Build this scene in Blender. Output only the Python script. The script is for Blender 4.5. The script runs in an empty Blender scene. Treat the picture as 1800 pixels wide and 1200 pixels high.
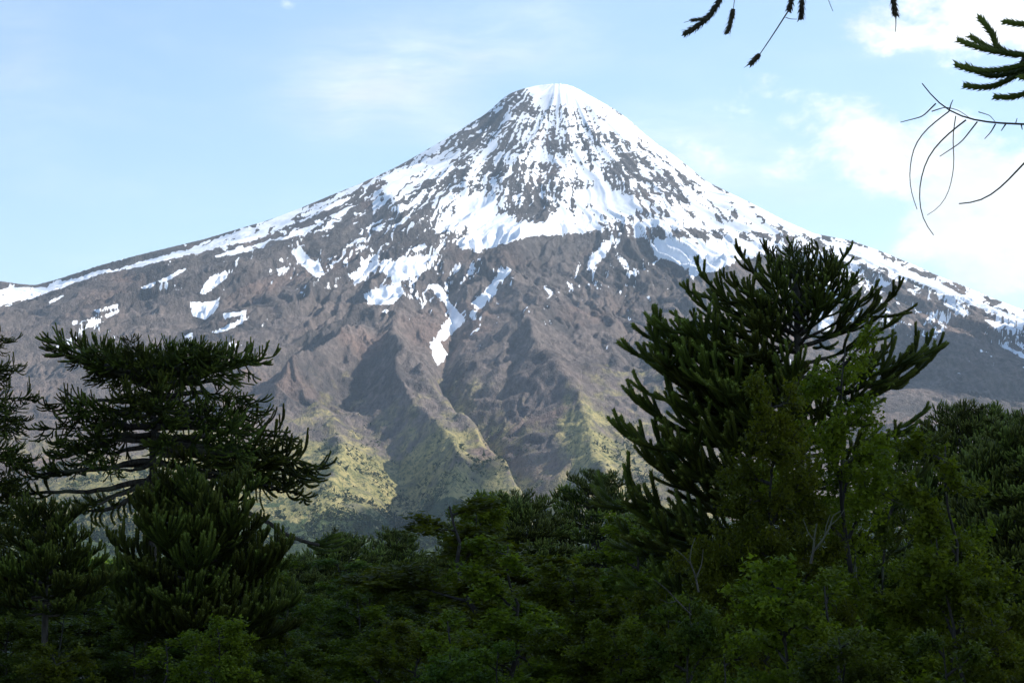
import bpy, math, random
import numpy as np
from mathutils import Vector, Matrix, Euler
R = math.radians
sc = bpy.context.scene
COL = sc.collection

# ---------------------------------------------------------------- camera
F, PITCH = 4000.0, R(5.4)                  # focal length in photograph pixels, tilt up
cam_d = bpy.data.cameras.new('camera'); cam = bpy.data.objects.new('camera', cam_d); COL.objects.link(cam)
cam_d.sensor_width = 36; cam_d.lens = F / 1800 * 36
cam_d.clip_start = 0.1; cam_d.clip_end = 90000
cam.location = (0, 0, 0); cam.rotation_euler = (math.pi / 2 + PITCH, 0, 0)
sc.camera = cam

# ---------------------------------------------------------------- light
SUN_AZ, SUN_EL = R(64), R(40)              # azimuth clockwise from the view direction (+Y)
sun_d = bpy.data.lights.new('sun', 'SUN'); sun = bpy.data.objects.new('sun', sun_d); COL.objects.link(sun)
sun_d.energy = 4.6; sun_d.angle = R(0.5); sun_d.color = (1.0, 0.93, 0.84)
sun_dir = Vector((math.sin(SUN_AZ) * math.cos(SUN_EL), math.cos(SUN_AZ) * math.cos(SUN_EL), math.sin(SUN_EL)))
sun.rotation_euler = sun_dir.to_track_quat('Z', 'Y').to_euler()
sc.view_settings.view_transform = 'Standard'; sc.view_settings.look = 'None'
sc.view_settings.exposure = 0.68; sc.view_settings.gamma = 1.0
sc.view_settings.use_curve_mapping = False
try:
    sc.cycles.volume_bounces = 0; sc.cycles.max_bounces = 6; sc.cycles.transparent_max_bounces = 6
    sc.cycles.use_denoising = True
except Exception: pass

# ---------------------------------------------------------------- node helpers
class NT:
    def __init__(s, tree): s.t = tree; s.n = tree.nodes; s.l = tree.links; s.n.clear()
    def new(s, k, **p):
        n = s.n.new(k)
        for a, b in p.items(): setattr(n, a, b)
        return n
    def put(s, sock, v):
        if isinstance(v, bpy.types.NodeSocket): s.l.new(v, sock)
        elif v is not None: sock.default_value = v
    def math(s, op, a, b=None, c=None, clamp=False):
        n = s.new('ShaderNodeMath', operation=op, use_clamp=clamp)
        for i, v in enumerate((a, b, c)):
            if v is not None: s.put(n.inputs[i], v)
        return n.outputs[0]
    def vmath(s, op, a, b=None):
        n = s.new('ShaderNodeVectorMath', operation=op)
        s.put(n.inputs[0], a)
        if b is not None: s.put(n.inputs[1], b)
        return n.outputs['Value'] if op in ('LENGTH', 'DISTANCE', 'DOT_PRODUCT') else n.outputs[0]
    def mixc(s, f, a, b, blend='MIX'):
        n = s.new('ShaderNodeMix', data_type='RGBA', blend_type=blend)
        s.put(n.inputs[0], f); s.put(n.inputs[6], a); s.put(n.inputs[7], b)
        return n.outputs[2]
    def noise(s, vec, scale, detail=4, rough=.55, dist=0, out=0, lac=2.0):
        n = s.new('ShaderNodeTexNoise')
        s.put(n.inputs['Vector'], vec); n.inputs['Scale'].default_value = scale
        n.inputs['Detail'].default_value = detail; n.inputs['Roughness'].default_value = rough
        n.inputs['Distortion'].default_value = dist; n.inputs['Lacunarity'].default_value = lac
        return n.outputs[out]
    def mapping(s, vec, scale=(1, 1, 1), rot=(0, 0, 0), loc=(0, 0, 0)):
        n = s.new('ShaderNodeMapping')
        s.put(n.inputs[0], vec); n.inputs['Scale'].default_value = scale; n.inputs['Rotation'].default_value = rot; n.inputs['Location'].default_value = loc
        return n.outputs[0]
    def ss(s, v, lo, hi, a=0.0, b=1.0):
        n = s.new('ShaderNodeMapRange', interpolation_type='SMOOTHSTEP')
        s.put(n.inputs[0], v); s.put(n.inputs[1], lo); s.put(n.inputs[2], hi); s.put(n.inputs[3], a); s.put(n.inputs[4], b)
        return n.outputs[0]
    def attr(s, name):
        return s.new('ShaderNodeAttribute', attribute_name=name)

def pixdir(u, v):                          # a pixel of the photograph as a direction
    x, y = (u - 900) / F, (600 - v) / F
    d = Vector((x, math.cos(PITCH) - y * math.sin(PITCH), math.sin(PITCH) + y * math.cos(PITCH)))
    return d.normalized()

# ---------------------------------------------------------------- sky
world = bpy.data.worlds.new('World'); sc.world = world; world.use_nodes = True
def build_sky():
    T = NT(world.node_tree)
    out = T.new('ShaderNodeOutputWorld')
    sky = T.new('ShaderNodeTexSky', sky_type='NISHITA')
    sky.sun_disc = False; sky.sun_elevation = SUN_EL; sky.sun_rotation = SUN_AZ
    sky.altitude = 1200; sky.air_density = 1.0; sky.dust_density = 0.5; sky.ozone_density = 1.25
    bg = T.new('ShaderNodeBackground'); T.l.new(sky.outputs[0], bg.inputs[0]); bg.inputs[1].default_value = 0.128
    co = T.new('ShaderNodeTexCoord').outputs['Generated']
    d = T.vmath('NORMALIZE', co)
    sep = T.new('ShaderNodeSeparateXYZ'); T.l.new(d, sep.inputs[0])
    # cumulus wisps: noise in direction space, thicker where the photograph has its clouds
    warp = T.noise(d, 9, 3, .6, out=1)
    dw = T.vmath('ADD', d, T.vmath('SCALE', T.vmath('SUBTRACT', warp, (.5, .5, .5))))
    dw.node.inputs[1].links[0].from_node.inputs['Scale'].default_value = 0.035
    n1 = T.noise(T.mapping(dw, (1, 1, 1.7)), 17, 8, .62)
    n2 = T.noise(T.mapping(dw, (1, 1, 1.3), loc=(3, 1, 2)), 60, 6, .6)
    base = T.math('ADD', T.math('MULTIPLY', n1, .72), T.math('MULTIPLY', n2, .28))
    reg = T.ss(T.noise(d, 2.2, 2, .5), .46, .66, -.42, -.05)     # clouds elsewhere in the sky
    field = T.math('ADD', T.math('MULTIPLY', T.math('SUBTRACT', base, .5), 3.0), reg)
    blobs = [  # u, v, radius u, radius v, amount
        (1305, 122, 60, 34, .55), (1400, 160, 110, 36, .36), (1520, 225, 130, 48, .58), (1650, 265, 120, 55, .62),
        (1770, 290, 90, 60, .42), (1770, 430, 130, 90, .95), (1620, 365, 90, 40, .34), (1700, 460, 120, 70, .5),
        (1640, 20, 190, 50, .60), (1500, 60, 60, 40, .30), (1790, 40, 90, 60, .6), (1560, 55, 120, 60, .3),
        (1290, 290, 190, 60, .40), (1200, 250, 100, 45, .28), (1400, 330, 140, 40, .22),
        
        (10, 150, 50, 80, .22), (515, 8, 35, 15, .45), (275, 418, 80, 12, .35), (385, 395, 10, 18, .45), (1115, 70, 18, 10, .3),
        (300, 250, 260, 150, -.25), (1000, 80, 100, 60, -.1), (1250, 190, 60, 30, -.1), (520, 320, 120, 60, -.2)]
    for (u, v, ru, rv, a) in blobs:
        c = pixdir(u, v)
        q = T.vmath('SUBTRACT', d, tuple(c))
        q = T.vmath('MULTIPLY', q, (F / ru, F / ru, F / rv))
        L = T.vmath('DOT_PRODUCT', q, q)
        g = T.math('MULTIPLY', T.math('EXPONENT', T.math('MULTIPLY', L, -.6)), a * .92)
        field = T.math('ADD', field, g)
    dens = T.ss(field, .14, .60)
    # thin cirrus veil with a diagonal grain
    cir = T.noise(T.mapping(dw, (2.0, 1.0, 9.0), rot=(0, R(-28), 0)), 5, 6, .6)
    veil = T.ss(cir, .45, .85, .0, .12)
    toright = T.ss(sep.outputs[0], -.02, .24, .0, .10)           # the air whitens towards the sun
    low = T.ss(sep.outputs[2], .24, .02, 0, .07)
    wisp = 0.0
    for (u, v, ru, rv, a) in [(640, 155, 100, 70, .34), (730, 125, 120, 60, .28), (850, 75, 150, 40, .26), (800, 240, 60, 30, .25), (600, 205, 60, 45, .25), (1180, 250, 110, 60, .35), (1330, 310, 180, 50, .3), (20, 120, 70, 90, .2), (930, 30, 160, 40, .2)]:
        q = T.vmath('MULTIPLY', T.vmath('SUBTRACT', dw, tuple(pixdir(u, v))), (F / ru, F / ru, F / rv))
        wisp = T.math('ADD', wisp, T.math('MULTIPLY', T.math('EXPONENT', T.math('MULTIPLY', T.vmath('DOT_PRODUCT', q, q), -.6)), a))
    wisp = T.math('MULTIPLY', wisp, T.ss(T.noise(T.mapping(dw, (1.3, 1.0, 7.0), rot=(0, R(28), 0)), 11, 8, .66), .30, .72, .25, 1.15))
    veil = T.math('ADD', T.math('ADD', veil, toright), T.math('ADD', low, wisp))
    cover = T.math('SUBTRACT', 1.0, T.math('MULTIPLY', T.math('SUBTRACT', 1.0, dens, clamp=True), T.math('SUBTRACT', 1.0, veil, clamp=True)))
    cover = T.math('MULTIPLY', cover, T.ss(sep.outputs[2], -.03, .01))
    cb = T.new('ShaderNodeBackground')
    cb.inputs[0].default_value = (0.93, 0.97, 1.0, 1)
    T.put(cb.inputs[1], T.ss(n1, .3, .75, .66, .92))
    mx = T.new('ShaderNodeMixShader'); T.put(mx.inputs[0], cover); T.l.new(bg.outputs[0], mx.inputs[1]); T.l.new(cb.outputs[0], mx.inputs[2])
    T.l.new(mx.outputs[0], out.inputs[0])
build_sky()

# ---------------------------------------------------------------- object helpers
def tag(o, label=None, cat=None, group=None, kind=None):
    if label: o['label'] = label
    if cat: o['category'] = cat
    if group: o['group'] = group
    if kind: o['kind'] = kind
    return o
def link(name, me, parent=None, mat=None):
    o = bpy.data.objects.new(name, me); COL.objects.link(o)
    if parent is not None: o.parent = parent
    return o
def mesh_np(name, co, faces, mats=(), midx=None, smooth=True, attrs=None):
    """faces: int array (n,3) or (n,4)"""
    me = bpy.data.meshes.new(name)
    co = np.asarray(co, np.float32); faces = np.asarray(faces, np.int32)
    nf, k = faces.shape
    me.vertices.add(len(co)); me.vertices.foreach_set('co', co.ravel())
    me.loops.add(nf * k); me.loops.foreach_set('vertex_index', faces.ravel())
    me.polygons.add(nf)
    me.polygons.foreach_set('loop_start', np.arange(0, nf * k, k, dtype=np.int32))
    for m in mats: me.materials.append(m)
    if midx is not None: me.polygons.foreach_set('material_index', np.asarray(midx, np.int32))
    me.polygons.foreach_set('use_smooth', np.full(nf, smooth, bool))
    for an, av in (attrs or {}).items():
        a = me.attributes.new(an, 'FLOAT', 'POINT'); a.data.foreach_set('value', np.asarray(av, np.float32).ravel())
    me.update(calc_edges=True)
    return me
def new_mat(name):
    m = bpy.data.materials.new(name); m.use_nodes = True
    T = NT(m.node_tree); out = T.new('ShaderNodeOutputMaterial'); b = T.new('ShaderNodeBsdfPrincipled')
    T.l.new(b.outputs[0], out.inputs[0])
    return m, T, b, out

# ---------------------------------------------------------------- numpy noise
class Noise:
    def __init__(s, seed):
        r = np.random.RandomState(seed); a = r.rand(256, 256) * 2 * np.pi
        s.gx, s.gy = np.cos(a).astype(np.float32), np.sin(a).astype(np.float32)
    def __call__(s, x, y):
        xi = np.floor(x).astype(np.int64); yi = np.floor(y).astype(np.int64)
        fx = (x - xi).astype(np.float32); fy = (y - yi).astype(np.float32)
        x0, x1, y0, y1 = xi & 255, (xi + 1) & 255, yi & 255, (yi + 1) & 255
        sx = fx * fx * fx * (fx * (fx * 6 - 15) + 10); sy = fy * fy * fy * (fy * (fy * 6 - 15) + 10)
        a = s.gx[x0, y0] * fx + s.gy[x0, y0] * fy
        b = s.gx[x1, y0] * (fx - 1) + s.gy[x1, y0] * fy
        c = s.gx[x0, y1] * fx + s.gy[x0, y1] * (fy - 1)
        d = s.gx[x1, y1] * (fx - 1) + s.gy[x1, y1] * (fy - 1)
        return (a + sx * (b - a)) * (1 - sy) + (c + sx * (d - c)) * sy * 1.0
def fbm(n, x, y, oct=4, gain=.5, lac=2.03):
    o = 0; a = 1; t = 0
    for i in range(oct):
        o = o + a * n(x + 17.3 * i, y - 9.1 * i); t += a; a *= gain; x = x * lac; y = y * lac
    return o / t * 1.5
def ridged(n, x, y, oct=4, gain=.5, lac=2.03):
    o = 0; a = 1; t = 0; w = 1
    for i in range(oct):
        v = 1 - np.abs(n(x + 11.7 * i, y + 5.3 * i)) * 1.7
        v = np.clip(v, 0, 1) ** 2 * w
        w = np.clip(v * 1.6, 0, 1)
        o = o + a * v; t += a; a *= gain; x = x * lac; y = y * lac
    return o / t
# ---------------------------------------------------------------- the volcano
D = 12000.0
XS = (985 - 900) / F * D
SKYL = np.array([(-400, 610), (-150, 545), (0, 494), (35, 499), (62, 501), (100, 491), (180, 465), (240, 449), (310, 432), (360, 420), (420, 402), (475, 386), (530, 365), (585, 342), (640, 320), (670, 306), (700, 292),
    (735, 272), (770, 252), (800, 234), (828, 216), (850, 203), (866, 190), (885, 172), (900, 163), (920, 156), (940, 151), (965, 148), (985, 147), (1005, 151), (1030, 164), (1055, 178), (1080, 192), (1105, 210),
    (1130, 233), (1155, 253), (1180, 270), (1210, 293), (1240, 318), (1285, 340), (1330, 362), (1380, 388), (1430, 410), (1500, 424), (1560, 446), (1605, 465), (1650, 485), (1695, 503), (1740, 522), (1800, 545), (2000, 630), (2300, 760)], float)

def project(x, y, z):
    cp, sp = math.cos(PITCH), math.sin(PITCH)
    dep = y * cp + z * sp
    return 900 + F * x / dep, 600 - F * (z * cp - y * sp) / dep

def seg_field(u, v, pts, w, sharp=True, taper=True):
    """1 on the polyline falling to 0 over w pixels; also the side of it"""
    best = np.full(u.shape, 1e9, np.float32); amp = np.ones(u.shape, np.float32)
    ww = w if np.iterable(w) else [w] * len(pts); last = len(pts) - 2
    for k, (a, b, wa, wb) in enumerate(zip(pts[:-1], pts[1:], ww[:-1], ww[1:])):
        ax, ay = a; bx, by = b; dx, dy = bx - ax, by - ay
        t = np.clip(((u - ax) * dx + (v - ay) * dy) / (dx * dx + dy * dy), 0, 1)
        d = np.hypot(u - ax - t * dx, v - ay - t * dy) / (wa + (wb - wa) * t)
        am = np.ones_like(t)
        if k == 0: am = am * (.25 + .75 * t)
        if k == last: am = am * (.15 + .85 * (1 - t))
        amp = np.where(d < best, am, amp); best = np.minimum(best, d)
    return amp * (np.exp(-(np.sqrt(best * best + .05) - .22) * 1.25) if sharp else np.exp(-best * best))

def poly_sd(u, v, P):
    """signed distance in pixels, positive inside"""
    P = np.asarray(P, float); n = len(P)
    dmin = np.full(u.shape, 1e9); inside = np.zeros(u.shape, bool)
    for i in range(n):
        ax, ay = P[i]; bx, by = P[(i + 1) % n]; dx, dy = bx - ax, by - ay
        t = np.clip(((u - ax) * dx + (v - ay) * dy) / (dx * dx + dy * dy + 1e-9), 0, 1)
        dmin = np.minimum(dmin, np.hypot(u - ax - t * dx, v - ay - t * dy))
        c = ((ay > v) != (by > v))
        inside ^= c & (u < (bx - ax) * (v - ay) / ((by - ay) if by != ay else 1e-9) + ax)
    return np.where(inside, dmin, -dmin)

def build_mountain():
    # columns fan out from the viewpoint, rows follow the distance
    us = np.concatenate([np.linspace(-3600, -200, 40)[:-1], np.linspace(-200, -20, 30)[:-1], np.arange(-20, 1822, 1.95), np.linspace(1822, 2000, 30)[1:], np.linspace(2000, 5400, 40)[1:]])
    vrow = np.array([148, 300, 420, 600, 800, 900, 960, 985]); yrow = np.array([12000, 11000, 10000, 8300, 6200, 5000, 4200, 3300.])
    vs = np.arange(985, 148, -1.45)
    ys = np.interp(vs, vrow, yrow)
    ys = np.concatenate([[2600, 2900], ys, np.linspace(12010, 12500, 40), np.linspace(12600, 19000, 24)])
    U, Y = np.meshgrid(us, ys); X = (U - 900) / F * Y
    dx, dy = X - XS, Y - D
    r = np.hypot(dx, dy) + 1e-3
    th = np.arctan2(dx, -dy)                                       # 0 faces the camera
    pr = np.array([0, 120, 300, 600, 1000, 2000, 2700, 3700, 5000, 5800, 7000, 7800, 9500, 14000.])
    front = np.array([2507, 2490, 2400, 2190, 1900, 1400, 1115, 785, 440, 280, 96, 12, -60, -90.])
    side = np.array([2507, 2490, 2370, 2120, 1880, 1620, 1430, 1130, 800, 620, 400, 260, 60, -90.])
    ws = np.sin(th) ** 2; ws = np.where(np.abs(th) > np.pi / 2, 1, ws)
    Z = np.interp(r, pr, front) * (1 - ws) + np.interp(r, pr, side) * ws
    bu, bv = project(X, Y, Z)
    N = [Noise(s) for s in range(1, 12)]
    k = np.clip(r / 2500, .1, 1)                                   # relief fades in from the summit
    lr = np.log(r / 400 + .6)
    w1 = fbm(N[0], X / 900, Y / 900, 3); w2 = fbm(N[1], X / 300, Y / 300, 3)
    thw = th + .10 * w1 + .02 * w2
    rad = ridged(N[2], thw * 5.2, lr * .8, 2)                      # great ribs running down from the summit
    rad2 = ridged(N[3], thw * 17 + .3 * w1, lr * 1.6, 3)
    
    ks = np.clip((r - 300) / 1500, 0, 1)
    thx = th + .06 * w1 + .035 * w2 + .012 * fbm(N[8], X / 110, Y / 140, 3)
    lx = lr + .08 * w2
    g3 = ridged(N[6], thx * 42 + .8 * w1, lx * 7, 3, .55)          # gullies cut down the slope
    g4 = fbm(N[4], thx * 105, lx * 17, 3, .6)
    rel = (rad - .45) * 80 * k + (rad2 - .4) * 50 * k ** .7 * (.3 + .7 * ks) * (1 - .6 * np.clip((480 - bv) / 120, 0, 1))
    fine_rel = (g3 - .4) * 30 * k ** .6 + g4 * 11 * k ** .5
    rel += fbm(N[5], X / 420, Y / 420, 4, .5) * 26 * k
    rough = np.clip(fbm(N[9], X / 420 + thx * 4, Y / 700, 4, .6) * 3.2 + .25, .06, 1.25)   # crags in some places, smooth ash in others
    rough *= 1 - .85 * seg_field(bu, bv, [(800, 735), (850, 790), (900, 840)], 40, False)
    rough *= 1 - .7 * np.clip((bv - 740) / 120, 0, 1)
    fine_rel += (fbm(N[7], X / 60, Y / 95, 5, .62) * 22 + ridged(N[10], X / 120 + w2, Y / 170, 3) * 12) * rough * np.clip(k * 1.3, .3, 1)
    fine_rel *= 1 - .6 * np.clip((Y - 9800) / 1200, 0, 1)
    rel += fine_rel * (1 - .88 * np.clip((470 - bv) / 110, 0, 1))    # snow and ash bury the detail higher up
    low = np.clip((bv - 560) / 240, 0, 1)
    rel *= 1 - .55 * low
    wob = fbm(N[8], bu / 75, bv / 75, 3, .5) * 18; wob2 = fbm(N[8], bu / 75 + 50, bv / 75, 3, .5) * 8
    fu, fv = bu + wob, bv + wob2
    feats = [
        (-100, (22, 26, 30, 30, 36, 40, 46, 50), [(785, 505), (800, 560), (780, 625), (800, 690), (860, 755), (910, 815), (965, 885), (985, 940)], True),
        (80, (20, 28, 30, 32, 32, 30, 26), [(705, 560), (690, 640), (740, 695), (795, 745), (850, 800), (900, 845), (950, 885)], True),
        (62, (24, 30, 34, 36, 40, 44, 46), [(900, 520), (925, 600), (965, 680), (1010, 730), (1035, 800), (1060, 870), (1080, 930)], True),
        (75, 20, [(655, 595), (600, 632), (545, 672), (500, 700), (470, 740)], True),
        (-62, 44, [(560, 725), (610, 690), (655, 655)], False),
        (70, 30, [(700, 640), (700, 700), (745, 760), (790, 810), (800, 860), (780, 920)], True),
        (-75, 42, [(650, 760), (715, 815), (715, 870), (690, 930)], False),
        (50, 34, [(570, 745), (600, 800), (575, 860), (540, 920)], True),
        (-45, 24, [(640, 548), (675, 545)], False),
        (50, 16, [(735, 500), (715, 545), (650, 575), (600, 560)], True),
        (50, 30, [(850, 440), (920, 418), (1000, 408), (1060, 415), (1110, 402), (1200, 418), (1310, 412), (1440, 420)], True),
        (35, 26, [(1440, 425), (1300, 455), (1215, 492), (1190, 560)], True),
        (-110, 90, [(1350, 560), (1480, 640), (1600, 760)], False),
        (60, 40, [(1190, 520), (1180, 640), (1230, 780)], True),
        (-45, 26, [(1080, 500), (1110, 620), (1160, 740)], True),
        (-35, 20, [(920, 570), (900, 650), (870, 720)], True),
        (45, 22, [(520, 560), (420, 600), (330, 660)], True),
        (-60, 30, [(560, 610), (500, 640), (450, 650)], False),
        (-40, 22, [(390, 520), (350, 550), (290, 600)], True),
        (40, 22, [(440, 480), (300, 540), (170, 600), (60, 650)], True),
        (40, 22, [(300, 500), (150, 560), (20, 600)], True),
        (-35, 24, [(240, 560), (120, 620), (0, 670)], True),
        (55, 24, [(300, 800), (420, 760), (520, 745)], True),
        (40, 40, [(60, 850), (200, 900), (330, 930)], False),
        (35, 22, [(640, 320), (700, 400), (760, 450)], True), (-25, 20, [(760, 330), (820, 380), (800, 440)], True),
        (30, 18, [(900, 300), (940, 380), (960, 400)], True), (28, 16, [(840, 320), (1000, 350), (1100, 390)], True),
    ]
    for amp, w, pts, sh in feats:
        rel += amp * seg_field(fu, fv, pts, w, sh)
    Z = Z + rel
    # the skyline of the photograph
    pu, pv = project(X, Y, Z)
    for it in range(3):
        top = pv.argmin(0); ar = np.arange(len(us))
        tu = pu[top, ar]; tv = pv[top, ar]
        targ = np.interp(tu, SKYL[:, 0], SKYL[:, 1])
        def h(v): return np.tan(PITCH + np.arctan((600 - v) / F))
        ratio = h(targ) / h(tv)
        kern = np.hanning(33); kern /= kern.sum()
        rr = np.clip(np.convolve(np.pad(ratio, 16, 'edge'), kern, 'valid'), .5, 1.6)
        wv = np.clip((Y - 5000) / 5500, 0, 1) ** 1.5
        Z = np.where(Z > 0, Z * (1 + (rr[None, :] - 1) * wv), Z)
        pu, pv = project(X, Y, Z)
    top = pv.argmin(0); ar = np.arange(len(us)); tu = pu[top, ar]; tv = pv[top, ar]
    ratio = h(np.interp(tu, SKYL[:, 0], SKYL[:, 1])) / h(tv); kern = np.hanning(9)[1:-1]; kern /= kern.sum()
    rr = np.clip(np.convolve(np.pad(ratio, 3, 'edge'), kern, 'valid'), .9, 1.1)
    near = np.exp(-((pv - tv[None, :]) / 16) ** 2)
    Z = np.where(Z > 0, Z * (1 + .8 * (rr[None, :] - 1) * near), Z)
    pu, pv = project(X, Y, Z)
    # ---- where the snow lies
    pts = np.array([(970, 158, .9), (905, 185, .42), (940, 205, .55), (1000, 200, .66), (1080, 200, .8), (860, 215, .42), (960, 260, .58), (1050, 270, .64), (1150, 265, .72), (1120, 290, .5), (800, 265, .58), (850, 250, .5), (880, 295, .56), (940, 300, .6), (980, 330, .56), (1100, 320, .5), (1180, 330, .52), (1280, 355, .72),
        (700, 312, .62), (760, 340, .5), (820, 300, .6), (830, 370, .8), (900, 340, .48), (940, 370, .36), (1040, 350, .8), (600, 350, .32), (640, 370, .32), (720, 385, .45), (690, 350, .62), (740, 420, .3), (880, 410, .95), (990, 397, .9), (1130, 390, .6), (1250, 385, .62), (1350, 385, .66),
        (1200, 370, .75), (1400, 400, .7), (1500, 440, .6), (1450, 430, .62), (1600, 480, .58), (1700, 525, .52), (1780, 555, .55), (1100, 360, .7), (900, 450, .05), (860, 470, .3), (1050, 435, .2), (980, 455, .2), (500, 400, .34), (450, 418, .34), (540, 385, .36), (380, 435, .28), (300, 446, .12), (200, 478, .05),
        (100, 495, -.1), (20, 500, 0), (540, 445, .34), (590, 430, .36), (620, 470, .26), (660, 410, .38), (700, 440, .36), (450, 470, .16), (350, 468, .14), (250, 500, .0), (150, 540, .05), (500, 540, .02), (520, 480, .27), (800, 470, .28), (850, 510, .12), (750, 445, .4), (950, 520, .10), (1080, 480, .18), (1150, 445, .2),
        (1200, 530, .04), (1060, 550, .05), (1000, 640, -.1), (700, 610, -.1), (300, 620, -.1), (400, 560, -.05), (50, 600, -.05), (200, 580, .02), (1500, 510, .38), (1560, 510, .4), (1620, 550, .25), (1700, 590, .05), (1750, 570, .3), (1400, 480, .25), (1350, 520, .1), (1300, 560, .12), (1500, 620, -.1), (1700, 680, -.2), (900, 800, -.6),
        (300, 800, -.6), (1300, 800, -.6), (1700, 800, -.6), (600, 720, -.4), (900, 700, -.4), (0, 760, -.5), (600, 540, .04), (900, 580, .0), (1130, 640, -.05)])
    cu = np.arange(-60, 1880, 8.); cv = np.arange(120, 900, 8.)
    CU, CV = np.meshgrid(cu, cv); num = np.zeros(CU.shape); den = np.full(CU.shape, 1e-12)
    for (a, b, s) in pts:
        dd = ((CU - a) ** 2 + ((CV - b) * 1.5) ** 2)
        w = 1 / (dd + 150) ** 2.2
        num += w * s; den += w
    den_f = num / den
    def samp(G, u, v):
        a = np.clip((u - cu[0]) / 8, 0, len(cu) - 1.01); b = np.clip((v - cv[0]) / 8, 0, len(cv) - 1.01)
        i, j = a.astype(int), b.astype(int); fa, fb = a - i, b - j
        return (G[j, i] * (1 - fa) + G[j, i + 1] * fa) * (1 - fb) + (G[j + 1, i] * (1 - fa) + G[j + 1, i + 1] * fa) * fb
    dens = samp(den_f, pu, pv)
    # streaks run down the slope, blotches across it
    phi = np.arctan2(pu - 985, (pv - 90) * 1.0)
    rho = np.hypot(pu - 985, pv - 90)
    far = np.clip((rho - 230) / 120, 0, 1); far2 = np.clip((rho - 520) / 200, 0, 1)
    pw = phi + (.04 + .03 * (1 - np.clip((rho - 60) / 260, 0, 1))) * fbm(N[10], pu / 38, pv / 30, 3)
    s1 = fbm(N[3], pw * 17, rho / 130, 4, .6) * (1 - far) + fbm(N[4], pw * 30, rho / 110, 4, .6) * far * (1 - far2) + fbm(N[6], pw * 52, rho / 110, 4, .6) * far2
    s2 = fbm(N[5], pw * 40, rho / 42, 4, .6) * (1 - far) + fbm(N[7], pw * 75, rho / 40, 4, .6) * far
    s3 = fbm(N[6], pu / 60 + 3, pv / 24, 3, .55)
    tone = np.clip(-rel / 60, -1, 1)
    s4 = fbm(N[9], pu / 7.5, pv / 4.5, 3, .6)
    up = 1 - np.clip((rho - 160) / 200, 0, 1)
    nz = s1 * (.85 - .3 * up) + s2 * (.85 - .1 * up) + s3 * (.35 + .3 * up) + s4 * (.42 + .3 * up)
    snow = (dens - .47) * 1.15 + nz * .98 + tone * .05 + .02
    tu_, tv_ = pu + s2 * 13 + s3 * 9 + s4 * 5, pv + s3 * 8 + s2 * 8 + s4 * 4
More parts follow.
